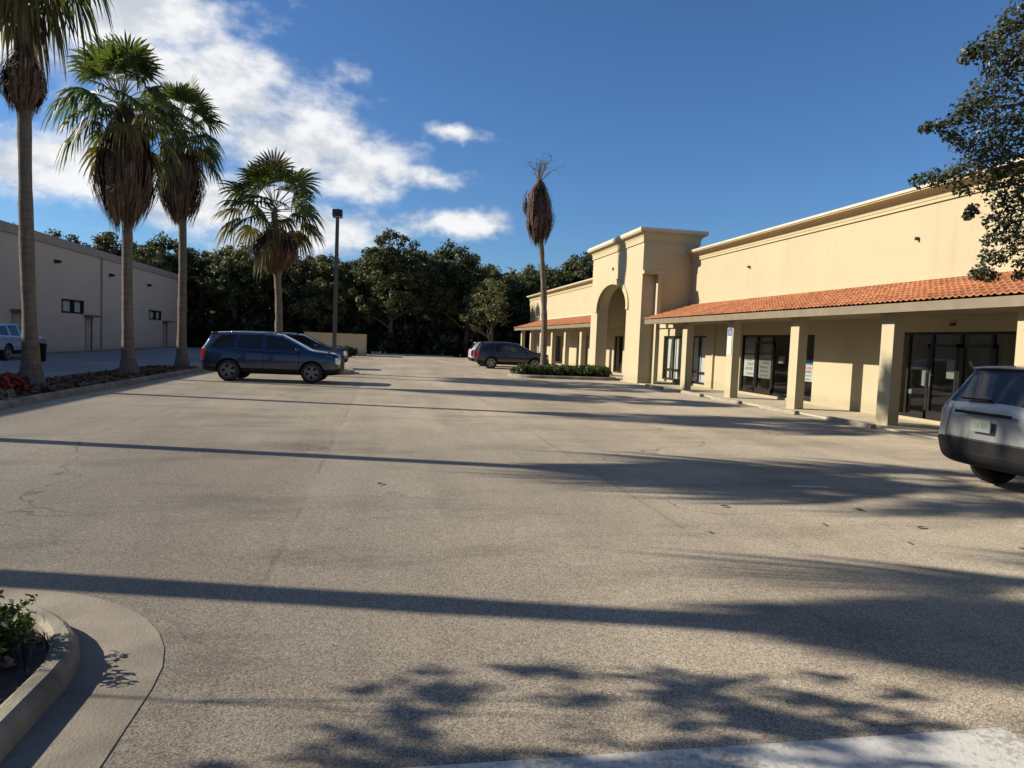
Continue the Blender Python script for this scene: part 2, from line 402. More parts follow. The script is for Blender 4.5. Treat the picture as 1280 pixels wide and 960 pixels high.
# domain warp in angle space
def wnoise(vec, scale, detail, rough, col=False):
    n = t.n('ShaderNodeTexNoise'); n.inputs['Scale'].default_value = scale; n.inputs['Detail'].default_value = detail; n.inputs['Roughness'].default_value = rough
    t.l(vec, n.inputs['Vector']); return n.outputs['Color'] if col else n.outputs['Fac']
wp = t.n('ShaderNodeVectorMath', operation='MULTIPLY_ADD'); t.l(wnoise(ae.outputs[0], 0.13, 5, 0.6, True), wp.inputs[0])
wp.inputs[1].default_value = (7, 4.2, 0); t.l(ae.outputs[0], wp.inputs[2])
wc = t.n('ShaderNodeVectorMath', operation='SUBTRACT'); t.l(wp.outputs[0], wc.inputs[0]); wc.inputs[1].default_value = (3.5, 2.1, 0)
# (azimuth, elevation, half-width, half-height, weight): cumulus fields of this sky
CLOUDS = [(-27, 19.5, 8, 3.2, 1.0), (-19, 21.5, 8, 4.2, 1.0), (-13, 17.0, 8, 4.0, 1.0), (-17.5, 27.5, 7, 2.3, 1.0), (-24, 31, 9, 3, 0.95),
          (-7, 14.0, 6.5, 3.2, 1.0), (-2.8, 13.0, 5.0, 2.8, 1.0), (1.2, 12.6, 4.0, 1.0, 0.85), (-23, 10.5, 7, 2.2, 1.0), (-31, 9.5, 7, 2.4, 1.0),
          (-6.0, 7.6, 6.5, 2.0, 1.0), (-14, 9.0, 6, 2.2, 1.0), (5.6, 9.0, 4.2, 1.25, 0.95), (5.4, 15.9, 2.4, 0.7, 0.55), (-34, 17, 8, 5, 1.0),
          (-55, 22, 14, 6, 1), (-75, 14, 12, 5, 1), (-46, 40, 16, 6, 1), (-100, 30, 16, 6, 1), (-140, 18, 14, 5, 1), (120, 16, 14, 4, 1), (80, 34, 12, 4, .9), (170, 36, 16, 6, .9), (-10, 58, 14, 5, .9)]
mask = None
for a0, e0, sx, sy, wt in CLOUDS:
    d = t.n('ShaderNodeVectorMath', operation='SUBTRACT'); t.l(wc.outputs[0], d.inputs[0]); d.inputs[1].default_value = (a0, e0, 0)
    m2 = t.n('ShaderNodeVectorMath', operation='MULTIPLY'); t.l(d.outputs[0], m2.inputs[0]); m2.inputs[1].default_value = (1 / sx, 1 / sy, 0)
    ln = t.n('ShaderNodeVectorMath', operation='LENGTH'); t.l(m2.outputs[0], ln.inputs[0])
    b = t.math('MULTIPLY', t.math('SUBTRACT', 1.42, ln.outputs['Value']), wt)
    mask = b if mask is None else t.math('SMOOTH_MAX', mask, b, 0.25)
st = t.n('ShaderNodeVectorMath', operation='MULTIPLY'); t.l(ae.outputs[0], st.inputs[0]); st.inputs[1].default_value = (0.75, 1.25, 1)
fb = wnoise(st.outputs[0], 0.28, 8, 0.56)
dens = t.math('ADD', mask, t.math('MULTIPLY', t.math('SUBTRACT', fb, 0.52), 2.3))
dn = t.n('ShaderNodeMapRange', interpolation_type='SMOOTHSTEP'); t.l(dens, dn.inputs['Value'])
dn.inputs['From Min'].default_value = 0.05; dn.inputs['From Max'].default_value = 1.0
# thickness -> grey bellies, thin edges stay white
of = t.n('ShaderNodeVectorMath', operation='ADD'); t.l(st.outputs[0], of.inputs[0]); of.inputs[1].default_value = (-0.9, 1.5, 0)
fb2 = wnoise(of.outputs[0], 0.30, 7, 0.6)
lit = t.math('MULTIPLY_ADD', t.math('SUBTRACT', fb, fb2), 2.6, 0.62)
cr = t.n('ShaderNodeMapRange', interpolation_type='SMOOTHSTEP'); t.l(lit, cr.inputs['Value']); cr.inputs['From Min'].default_value = 0.1; cr.inputs['From Max'].default_value = 1.0
ccol = t.mix(cr.outputs[0], (6.4, 6.9, 7.6), (10.4, 10.4, 10.4))
skyb = t.mix(1.0, sky.outputs[0], (0.64, 0.94, 1.27), 'MULTIPLY')
skyc = t.mix(t.math('MULTIPLY', dn.outputs[0], 0.96), skyb, ccol)
bg = t.n('ShaderNodeBackground'); t.l(skyc, bg.inputs['Color']); bg.inputs['Strength'].default_value = 0.0535
t.l(bg.outputs[0], t.out.inputs['Surface'])
sc.view_settings.view_transform = 'Standard'; sc.view_settings.look = 'None'; sc.view_settings.exposure = 0.8; sc.view_settings.gamma = 1
sc.cycles.max_bounces = 6; sc.cycles.diffuse_bounces = 3; sc.cycles.glossy_bounces = 3; sc.cycles.transparent_max_bounces = 12
sc.cycles.sample_clamp_indirect = 6; sc.cycles.use_denoising = True

# ------------------------------------------------------------------ ground
def sheet(name, x0, x1, y0, y1, z, m, n=1):
    mb = MB().quad((x0, y0, z), (x1, y0, z), (x1, y1, z), (x0, y1, z))
    o = mb.build(name, m); tag(o, kind='structure'); return o
sheet('ground', -900, 900, -500, 1600, -0.012, M['earth'])
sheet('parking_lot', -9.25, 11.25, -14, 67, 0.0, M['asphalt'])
sheet('driveway', -18.0, -9.3, -14, 68, -0.003, M['asphalt_drive'])
MB().box(11.25, 13.52, -8, 64, -0.1, 0.04).build('sidewalk', M['walk']); tag(bpy.data.objects['sidewalk'], kind='structure')
MB().box(10.62, 11.25, -8, 64, -0.1, 0.006).build('gutter', M['concrete']); tag(bpy.data.objects['gutter'], kind='structure')
MB().box(-1.0, 6.5, 66.6, 68.2, -0.1, 0.10).build('pavement', M['walk']); tag(bpy.data.objects['pavement'], kind='structure')

def rounded(x0, x1, y0, y1, rs, n=10):
    """outline, ccw, corner radii in order (x1,y0),(x1,y1),(x0,y1),(x0,y0)"""
    pts = []
    for (cx, cy, sx, sy, a0), r in zip(((x1, y0, -1, 1, -90), (x1, y1, -1, -1, 0), (x0, y1, 1, -1, 90), (x0, y0, 1, 1, 180)), rs):
        for k in range(n + 1):
            a = R(a0 + 90 * k / n)
            pts.append((cx + sx * r + r * math.cos(a), cy + sy * r + r * math.sin(a)))
    return pts
def offset(pts, d):
    out = []; n = len(pts)
    for i in range(n):
        a = Vector(pts[i - 1]); b = Vector(pts[i]); c = Vector(pts[(i + 1) % n])
        e = (c - a)
        if e.length < 1e-6: out.append(tuple(b)); continue
        nn = Vector((e.y, -e.x)).normalized(); out.append(tuple(b + nn * d))
    return out
def kerb_ring(name, pts, w=0.16, h=0.15):
    inner = offset(pts, -w); b = offset(pts, -0.018); c = offset(pts, -0.06); n = len(pts)
    rings = [[(x, y, -0.05) for x, y in pts], [(x, y, h - 0.045) for x, y in b], [(x + (cx_ - x) * .5, y + (cy_ - y) * .5, h - 0.012) for (x, y), (cx_, cy_) in zip(b, c)], [(x, y, h) for x, y in c],
             [(x, y, h) for x, y in offset(pts, -w + 0.025)], [(x, y, h - 0.02) for x, y in inner], [(x, y, -0.05) for x, y in inner]]
    mb = MB(); vs = [p for r in rings for p in r]; fs = []
    for k in range(6):
        for i in range(n):
            j = (i + 1) % n; fs.append((k * n + i, k * n + j, (k + 1) * n + j, (k + 1) * n + i))
    mb.add(vs, fs); o = mb.build(name, M['kerb']); tag(o, kind='structure'); return o
def bed(name, pts, z0, seed):
    """mulch bed: a lumpy mounded sheet inside the kerb"""
    r = random.Random(seed); inner = offset(pts, -0.155)
    bm = bmesh.new(); vs = [bm.verts.new((x, y, z0)) for x, y in inner]; f = bm.faces.new(vs)
    bmesh.ops.triangulate(bm, faces=[f])
    bmesh.ops.subdivide_edges(bm, edges=[e for e in bm.edges if e.calc_length() > 0.6], cuts=5, use_grid_fill=True)
    for v in bm.verts:
        if not v.is_boundary: v.co.z += r.uniform(-0.01, 0.05)
    me = bpy.data.meshes.new(name); bm.to_mesh(me); bm.free(); me.materials.append(M['mulch'])
    o = link(bpy.data.objects.new(name, me)); tag(o, kind='structure'); return o

isl = rounded(-9.3, -7.02, -6, 31.0, (0.9, 0.9, 0.9, 0.9)); kerb_ring('kerb', isl); bed('mulch_bed', isl, 0.10, 1)
isl2 = rounded(-6.9, -1.2, 30.2, 33.9, (1.3, 1.3, 0.5, 0.5)); kerb_ring('kerb', isl2); bed('mulch_bed', isl2, 0.10, 2)
isl3 = rounded(6.0, 11.1, 32.4, 35.2, (0.4, 0.4, 1.1, 1.1)); kerb_ring('kerb', isl3); bed('mulch_bed', isl3, 0.10, 3)
isl4 = rounded(-6.2, -1.355, -1.2, 4.45, (1.0, 1.05, 0.8, 0.8)); kerb_ring('kerb', isl4, 0.14, 0.105); bed('mulch_bed', isl4, 0.06, 4)
MB().extrude_z(offset(isl4, 0.36), -0.05, 0.004).build('gutter_apron', M['gutter']); tag(bpy.data.objects['gutter_apron'], kind='structure')
# worn white stop line near the camera
pl = MB().quad((-0.4, 2.30, 0.004), (2.86, 2.33, 0.004), (2.79, 2.66, 0.004), (-0.45, 2.66, 0.004)).build('painted_line', M['paintline']); tag(pl, kind='structure')
MB().quad((5.05, 7.95, 0.004), (5.5, 7.88, 0.004), (5.52, 7.97, 0.004), (5.07, 8.03, 0.004)).build('paint_remnant', M['paintline']); tag(bpy.data.objects['paint_remnant'], kind='structure')

# ------------------------------------------------------------------ the shop building
B = empty('shop_building', (12.5, 15, 0))
tag(B, 'cream stucco strip of shops with arched entrance tower and orange tiled walkway roof', 'building')
B.matrix_world  # identity apart from location
def bp(o):                                        # parent keeping world coordinates
    o.parent = B; o.matrix_parent_inverse = Matrix.Translation((-12.5, -15, 0)); return o
XW = 13.5
def wall_slab(name, y0, y1, z0, z1, holes, m):
    mb = MB(); ys = sorted({y0, y1, *[h[0] for h in holes], *[h[1] for h in holes]})
    for a, b in zip(ys[:-1], ys[1:]):
        hs = sorted([h for h in holes if h[0] <= a + 1e-6 and h[1] >= b - 1e-6], key=lambda h: h[2])
        z = z0
        for h in hs:
            if h[2] > z + 1e-4: mb.box(XW, XW + 0.28, a, b, z, h[2])
            z = h[3]
        if z1 > z: mb.box(XW, XW + 0.28, a, b, z, z1)
    return bp(mb.build(name, m))
S1 = (20.62, 25.35, 0.12, 2.27); S2 = (11.9, 17.05, 0.12, 2.32); WA = (30.9, 33.0, 0.14, 2.24); WB = (28.35, 30.0, 0.14, 2.24)
WD = (33.6, 35.3, 0.06, 2.30)
LW = [(39.0, 40.6, 0.1, 2.25), (46.0, 48.6, 0.1, 2.25), (52.8, 56.4, 0.1, 2.25), (58.5, 61.5, 0.1, 2.25)]
S0 = (3.2, 8.6, 0.12, 2.32)
wall_slab('wall', -8, 37.7, 0.0, 5.55, [S0, S1, S2, WA, WB, WD], M['wall'])
wall_slab('wall', 37.7, 66.0, 0.0, 5.55, LW, M['wall'])
bp(bx('interior_floor', M['interior'], None, XW + 0.28, 20, -8, 66, 0.0, 0.05))
mb = MB(); mb.box(17.4, 17.6, -8, 66, 0.05, 3.0); mb.box(XW + 0.28, 20, -8, 66, 3.0, 3.1)
for y in (-7.9, 10.2, 19.3, 27.0, 37.5, 45, 52, 57.6, 65.9): mb.box(XW + 0.28, 20, y - 0.08, y + 0.08, 0.05, 3.0)
bp(mb.build('interior_walls', M['interior']))
mb = MB(); mb.box(XW + 0.28, 24, -8, 66, 5.05, 5.2); bp(mb.build('flat_roof', M['roof_flat']))
mb = MB(); mb.box(XW + 0.0, 24, 65.7, 66.0, 0, 5.05); mb.box(23.7, 24, -8, 65.7, 0, 5.05); bp(mb.build('end_wall', M['wall']))
# cornice of the long parapets
def cornice(y0, y1):
    prof = [(XW + 0.28, 5.55), (XW - 0.05, 5.55), (XW - 0.05, 5.62), (XW - 0.02, 5.63)]
    for k in range(7):
        a = k / 6; prof.append((XW - 0.04 - 0.26 * (1 - math.cos(a * math.pi / 2)), 5.64 + 0.22 * math.sin(a * math.pi / 2)))
    prof += [(XW - 0.33, 5.865), (XW - 0.33, 5.90), (XW + 0.28, 5.90)]
    o = bp(MB().extrude_y(prof, y0, y1).build('cornice', M['trim']))
    c = MB().box(XW - 0.36, XW + 0.31, y0, y1, 5.902, 5.975).build('parapet_cap', M['cap'], o)
cornice(-8, 30.1); cornice(37.8, 66.0)
# ---- tower
TX0, TX1, TY0, TY1 = 11.2, 11.8, 30.2, 37.9
AY, AW, ZS, ZA = 34.45, 2.32, 3.55, 4.72
NA = 24
arc = [(AY + AW * math.cos(math.pi * k / NA), ZS + (ZA - ZS) * math.sin(math.pi * k / NA)) for k in range(NA + 1)]   # from +y side to -y side
mb = MB(); mb.box(TX0, TX1, TY0, AY - AW, 0, 6.5); mb.box(TX0, TX1, AY + AW, TY1, 0, 6.5)
for k in range(NA):
    (ya, za), (yb, zb) = arc[k], arc[k + 1]
    vs = [(x, y, z) for x in (TX0, TX1) for y, z in ((ya, za), (yb, zb), (yb, 6.5), (ya, 6.5))]
    mb.add(vs, [(0, 1, 2, 3), (7, 6, 5, 4), (0, 4, 5, 1), (2, 6, 7, 3)])
# upper side walls, back and top (the walkway passes through below)
mb.box(TX1, 13.5, TY0, TY0 + 0.3, 2.72, 6.5); mb.box(TX1, 13.5, TY1 - 0.3, TY1, 2.72, 6.5)
mb.box(13.5, 13.8, TY0, TY1, 5.551, 6.5); mb.box(TX1, 13.5, TY0 + 0.3, TY1 - 0.3, 5.0, 5.2); mb.box(TX0, 13.8, TY0, TY1, 6.5, 6.6)
bp(mb.build('tower', M['tower']))
# arch trim
mb = MB(); oc = [(AY + (AW + 0.30) * math.cos(math.pi * k / NA), ZS + (ZA - ZS + 0.30) * math.sin(math.pi * k / NA)) for k in range(NA + 1)]
for (xa, xb, ins) in ((TX0 - 0.06, TX0 + 0.1, 0.0),):
    for k in range(NA):
        q = [arc[k], arc[k + 1], oc[k + 1], oc[k]]
        q = [(y, z) for y, z in q]
        vs = [(x, y + 0.0, z) for x in (xa, xb) for y, z in q]
        mb.add(vs, [(0, 1, 2, 3), (7, 6, 5, 4), (0, 4, 5, 1), (2, 6, 7, 3)])
    for s in (-1, 1):
        ya = AY + s * AW; yb = AY + s * (AW + 0.30)
        mb.box(xa, TX0 - 0.001, min(ya, yb), max(ya, yb), ZS - 0.16, ZS)
bp(mb.build('arch_trim', M['trim']))
bp(bx('arch_ledge', M['trim'], None, XW - 0.10, XW - 0.002, TY0 + 0.3, TY1 - 0.3, 2.62, 2.80))
mb = MB()
def ring(o, z): return [(TX0 - o, TY0 - o, z), (13.8 + o, TY0 - o, z), (13.8 + o, TY1 + o, z), (TX0 - o, TY1 + o, z)]
pr = [(0.0, 6.28), (0.05, 6.28), (0.05, 6.36), (0.03, 6.37)] + [(0.04 + 0.20 * (1 - math.cos(k / 6 * math.pi / 2)), 6.40 + 0.28 * math.sin(k / 6 * math.pi / 2)) for k in range(7)] + [(0.26, 6.69), (0.26, 6.74), (0.0, 6.74)]
mb.rings([ring(o, z) for o, z in pr], False, True); cn = bp(mb.build('tower_cornice', M['trim']))
mb = MB(); mb.rings([ring(0.285, 6.742), ring(0.285, 6.86), ring(0.26, 6.90)]); mb.build('parapet_cap', M['cap'], cn)
# pilaster that stands off the tower's near side
mb = MB(); mb.box(11.80, 11.98, 29.84, 30.198, 0.04, 4.86); mb.box(11.12, 12.06, 29.80, 30.197, 4.862, 5.02); bp(mb.build('pilaster', M['tower']))
# ---- columns
CY = [3.3, 6.95, 11.30, 15.0, 18.86, 22.75, 26.5] + [41.6, 45.4, 49.1, 52.8, 56.5, 60.3]
c0 = None
for y in CY:
    if c0 is None:
        mb = MB(); mb.box(-0.14, 0.14, -0.21, 0.21, 0, 2.60); mb.box(-0.17, 0.17, -0.24, 0.24, 2.60, 2.66)
        c0 = mb.build('column', M['tower']); o = c0
    else:
        o = c0.copy(); col.objects.link(o)
    o.location = (11.84, y, 0.04); bp(o)
# ---- canopy: soffit, fascia, tiles
def canopy(y0, y1, hip=0.0):
    z0, z1 = 2.90, 3.62; x0, x1 = 11.22, XW
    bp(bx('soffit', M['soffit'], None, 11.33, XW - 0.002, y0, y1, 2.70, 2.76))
    bp(bx('fascia', M['fascia'], None, 11.27, 11.33, y0, y1, 2.66, 2.86))
    mb = MB(); mb.add([(11.33, y0, 2.76), (11.33, y1, 2.76), (XW - 0.003, y1 - hip, 3.55), (XW - 0.003, y0, 3.55), (11.33, y0, 2.84), (11.33, y1, 2.84)], [(4, 5, 2, 3)])
    mb.add([(11.33, y1, 2.76), (XW - 0.003, y1, 2.76), (XW - 0.003, y1 - hip, 3.55), (11.33, y1, 2.84)], [(0, 1, 2, 3)])
    mb.add([(11.33, y0, 2.76), (XW - 0.003, y0, 2.76), (XW - 0.003, y0, 3.55), (11.33, y0, 2.84)], [(0, 1, 2, 3)])
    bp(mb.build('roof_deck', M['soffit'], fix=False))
    pitch = 0.17; rows = 8; ss = 8
    n = int(round((y1 - y0) / pitch)) * ss; V = []; F = []
    for r in range(rows):
        xa = x0 + (x1 - x0) * r / rows; xb = x0 + (x1 - x0) * (r + 1) / rows + 0.02
        za = z0 + (z1 - z0) * r / rows + 0.028; zb = z0 + (z1 - z0) * (r + 1) / rows - 0.004
        b = len(V); yb1 = y1 - hip * r / rows; jr = [rnd.uniform(-0.014, 0.014) for _ in range(n // ss + 2)]
        for i in range(n + 1):
            y = y0 + (y1 - y0) * i / n; u = (i % ss) / ss
            wv = 0.030 * max(0.0, math.sin(u * 2 * math.pi)) + 0.012 * math.sin(u * 2 * math.pi) * (1 if u > 0.5 else 0)
            j = jr[i // ss]
            y = min(y, yb1)
            V += [(xa + j, y, za - 0.03 + wv * 0.75), (xa + j, y, za + wv), (min(xb, x1), y, zb + wv * 0.85)]
        for i in range(n):
            q = b + 3 * i
            F += [(q, q + 3, q + 4, q + 1), (q + 1, q + 4, q + 5, q + 2)]
    mb = MB(); mb.add(V, F); o = bp(mb.build('tile_roof', M['tile'], fix=False))
canopy(-8, 29.86); canopy(37.92, 61.6, 1.2)
bp(bx('flashing', M['cap'], None, XW - 0.03, XW - 0.001, 37.92, 60.4, 3.60, 3.72))
bp(bx('flashing', M['wall'], None, XW - 0.03, XW - 0.001, -8, 30.19, 3.60, 3.70))
# ---- storefronts
def storefront(name, y0, y1, z0, z1, muls, rail=None, sub=True, door=None):
    mb = MB(); x0, x1 = XW + 0.06, XW + 0.14
    mb.box(x0, x1, y0, y1, z1 - 0.07, z1); mb.box(x0, x1, y0, y1, z0, z0 + 0.09)
    e = [y0 + 0.035, *muls, y1 - 0.035]
    for y in e: mb.box(x0, x1, y - 0.035, y + 0.035, z0 + 0.09, z1 - 0.07)
    o = bp(mb.build(name, M['frame']))
    k = 0
    for a, b in zip(e[:-1], e[1:]):
        p = MB().box(XW + 0.095, XW + 0.103, a + 0.035, b - 0.035, z0 + 0.09, z1 - 0.07).build('pane', M['glass'], o)
        if rail: MB().box(x0 + 0.005, x1 - 0.005, a + 0.0351, b - 0.0351, rail, rail + 0.06).build('rail', M['frame'], o)
        if door and k in door:
            d = MB(); d.box(x0 - 0.012, x1 - 0.02, a + 0.036, a + 0.12, z0 + 0.02, 2.02); d.box(x0 - 0.012, x1 - 0.02, b - 0.12, b - 0.036, z0 + 0.02, 2.02)
            d.box(x0 - 0.012, x1 - 0.02, a + 0.12, b - 0.12, 1.94, 2.02); d.box(x0 - 0.012, x1 - 0.02, a + 0.12, b - 0.12, z0 + 0.02, z0 + 0.22)
            dd = d.build('door', M['frame'], o)
        k += 1
    return o
storefront('shop_window', S1[0], S1[1], S1[2], S1[3], (24.25, 23.2, 21.9), None, door=[1])
storefront('shop_window', S2[0], S2[1], S2[2], S2[3], (16.55, 15.75, 14.85, 13.95, 13.0), None, door=[3, 2])
storefront('shop_window', S0[0], S0[1], S0[2], S0[3], (4.6, 5.9, 7.2), None)
for wv in (WA, WB): storefront('shop_window', *wv, ((wv[0] + wv[1]) / 2,), 0.62)
storefront('shop_window', WD[0], WD[1], WD[2], WD[3], (34.45,), None, door=[0, 1])
for h in LW: storefront('shop_window', *h, ((h[0] + h[1]) / 2,), None)
# pull handles on the doors
for y in (15.68, 15.83, 22.0):
    mb = MB(); mb.tube([(XW + 0.0, y, 0.95), (XW + 0.0, y, 1.3)], 0.014); mb.box(XW, XW + 0.06, y - 0.012, y + 0.012, 1.0, 1.03); mb.box(XW, XW + 0.06, y - 0.012, y + 0.012, 1.22, 1.25)
    bp(mb.build('door_pull', M['chrome']))
# sign stubs on the parapet, lights under the soffit, downspout
for y, z in ((25.0, 4.82), (16.4, 4.72)):
    bp(bx('sign_bracket', M['metal_dark'], None, XW - 0.10, XW - 0.001, y - 0.03, y + 0.03, z - 0.04, z + 0.04))
bp(MB().box(XW - 0.07, XW - 0.001, 14.98, 15.08, 2.46, 2.52).build('wall_light', M['metal_dark']))
bp(MB().box(TX0 - 0.05, TX0 - 0.001, 34.3, 34.42, 5.42, 5.55).build('wall_light', M['metal_dark']))
mb = MB(); mb.box(XW - 0.09, XW - 0.002, 27.5, 27.58, 0.05, 2.7); bp(mb.build('downspout', M['trim']))
bx('utility_box', M['trim'], None, XW - 0.16, XW - 0.002, 30.1, 30.35, 0.35, 0.62); bp(bpy.data.objects['utility_box'])

# ---- things in the shop windows
def poster(label, y0, y1, z0, z1, bands, m='paper', cat='poster', group=None, name='poster'):
    x = XW + 0.112
    r = random.Random(int(y0 * 100)); mb = MB(); mb.box(x, x + 0.004, y0, y1, z0, z1, 0)
    for b in range(bands):
        za = z0 + (z1 - z0) * (0.08 + 0.86 * b / bands); zb = za + (z1 - z0) * 0.86 / bands * r.uniform(0.35, 0.7)
        ya = y0 + (y1 - y0) * r.uniform(0.08, 0.25); yb = y1 - (y1 - y0) * r.uniform(0.08, 0.3)
        mb.box(x - 0.003, x - 0.0005, ya, yb, za, zb, r.choice((1, 1, 2)))
    o = mb.build(name, [M[m], M['grey_print'], M['pink_print']]); tag(o, label, cat, group); return o
poster('white poster with grey print in the left pane of the shop with two dark doorways', 24.42, 25.22, 0.72, 1.52, 4)
poster('white poster with grey print hung between the dark door and the leftmost pane', 23.32, 24.14, 0.70, 1.55, 5)
poster('faded upper poster above the white one in the leftmost pane', 24.42, 25.22, 1.60, 2.15, 2, 'grey_print')
poster('faded upper poster high in the pane beside the dark door', 23.32, 24.14, 1.62, 2.15, 2, 'grey_print')
poster('small white notice at eye height on the dark shop door', 22.45, 22.85, 1.28, 1.52, 0, cat='notice', name='notice')
poster('poster with pink print in the pane right of the column', 20.72, 21.4, 0.75, 1.30, 4)
poster('pale blue strip poster above the pink one behind the column', 20.72, 21.4, 1.32, 1.46, 0, 'blue_trim')
poster('white sheet taped to the glass of the right hand shop door', 14.95, 15.28, 1.18, 1.62, 0, cat='notice', name='notice')
poster('narrow white sheet near the meeting edge of the two glass doors', 15.9, 16.08, 0.95, 1.36, 0, cat='notice', name='notice')
poster('small white card low in the glass door left of the sheets', 16.40, 16.52, 0.72, 0.84, 0, cat='notice', name='notice')
poster('white horizontal banner strip across the left glass door', 15.9, 16.5, 1.36, 1.43, 0, cat='banner', name='banner')
poster('large white poster with torn print beside the silver car roof', 13.4, 13.9, 0.55, 1.50, 4)
for wv, lb in ((WA, 'white vertical blinds in the narrow window beside the tower'), (WB, 'white vertical blinds in the window left of the signed column')):
    mb = MB()
    nb = 44; y0, y1 = wv[0] + 0.06, wv[1] - 0.06
    for k in range(nb):
        ya, yb = y0 + (y1 - y0) * k / nb, y0 + (y1 - y0) * (k + 1) / nb; xa, xb = XW + 0.19 + 0.02 * (k % 2), XW + 0.19 + 0.02 * ((k + 1) % 2)
        if k in (20, 21, 22): continue
        mb.add([(xa, ya, 0.2), (xb, yb, 0.2), (xb, yb, 2.2), (xa, ya, 2.2)], [(0, 1, 2, 3)])
    o = mb.build('window_blinds', M['blind'], fix=False); tag(o, lb, 'blinds')

# accessible parking sign on a column
sg = empty('parking_sign', (11.68, 22.75, 1.86)); tag(sg, 'white accessible parking sign with blue wheelchair symbol on third column from the tower', 'sign')
MB().box(0.0, 0.008, -0.15, 0.15, -0.35, 0.60).build('sign_panel', M['white_metal'], sg)
MB().box(-0.004, -0.0005, -0.13, 0.13, 0.30, 0.56).build('symbol_field', M['blue_sign'], sg)
mb = MB()
def arcpts(cy, cz, r, a0, a1, n=14): return [(-0.006, cy + r * math.cos(R(a0 + (a1 - a0) * k / n)), cz + r * math.sin(R(a0 + (a1 - a0) * k / n))) for k in range(n + 1)]
mb.tube(arcpts(-0.005, 0.395, 0.06, 120, 400), 0.009, 6); mb.tube([(-0.006, 0.01, 0.49), (-0.006, 0.005, 0.425), (-0.006, -0.055, 0.42), (-0.006, -0.085, 0.345)], 0.011, 6)
mb.tube(arcpts(0.012, 0.52, 0.009, 0, 360), 0.010, 6); mb.tube([(-0.006, 0.008, 0.46), (-0.006, -0.05, 0.458)], 0.009, 6)
mb.build('wheelchair_symbol', M['white_metal'], sg)

# ---- wheel stops along the sidewalk
ws = None
for i, (y, lb) in enumerate(((26.6, 'concrete wheel stop nearest the tower base'), (23.15, 'concrete wheel stop in front of the signed column'), (20.35, 'concrete wheel stop in front of the poster shop windows'),
          (17.35, 'concrete wheel stop in front of the blank cream wall'), (14.35, 'concrete wheel stop left of the silver car, before the glass doors'))):
    if ws is None:
        mb = MB(); mb.extrude_y([(-0.085, 0), (0.085, 0), (0.065, 0.09), (0.045, 0.105), (-0.045, 0.105), (-0.065, 0.09)], 0, 1.75)
        ws = mb.build('wheel_stop', M['stop']); o = ws
    else:
        o = ws.copy(); col.objects.link(o)
    o.location = (10.95 + rnd.uniform(-.06, .06), y, 0.006); o.rotation_euler = (0, 0, R(rnd.uniform(-2, 2))); tag(o, lb, 'wheel stop', 'wheel stops along the shop walkway')

# ------------------------------------------------------------------ left building
L = empty('warehouse', (-18, 30, 0)); tag(L, 'long shaded beige block building with flat dark band under the roof edge', 'building')
def lp(o): o.parent = L; o.matrix_parent_inverse = Matrix.Translation((18, -30, 0)); return o
mb = MB(); lx = -18.0
lholes = [(44.5, 47.5, 2.30, 3.10), (59.8, 62.9, 2.28, 3.02), (47.75, 48.85, 0.0, 2.12), (63.5, 64.7, 0.0, 2.12), (39.0, 40.1, 0.0, 2.14), (30, 31.1, 0, 2.14), (24, 27, 2.3, 3.1)]
ys = sorted({-10, 67.8, *[h[0] for h in lholes], *[h[1] for h in lholes]})
for a, b in zip(ys[:-1], ys[1:]):
    h = [q for q in lholes if q[0] <= a + 1e-6 and q[1] >= b - 1e-6]
    if h:
        if h[0][2] > 0: mb.box(lx - 0.3, lx, a, b, 0, h[0][2])
        mb.box(lx - 0.3, lx, a, b, h[0][3], 5.95)
    else: mb.box(lx - 0.3, lx, a, b, 0, 5.95)
mb.box(-42, lx - 0.3, -10, -9.7, 0, 5.95); mb.box(-42, lx - 0.3, 67.5, 67.8, 0, 5.95)
lp(mb.build('wall', M['lb_wall']))
lp(bx('roof_band', M['lb_band'], None, -42, lx + 0.12, -10.1, 67.9, 5.952, 6.42))
lp(bx('foundation', M['kerb'], None, lx + 0.001, lx + 0.5, -10, 67.8, -0.05, 0.08))
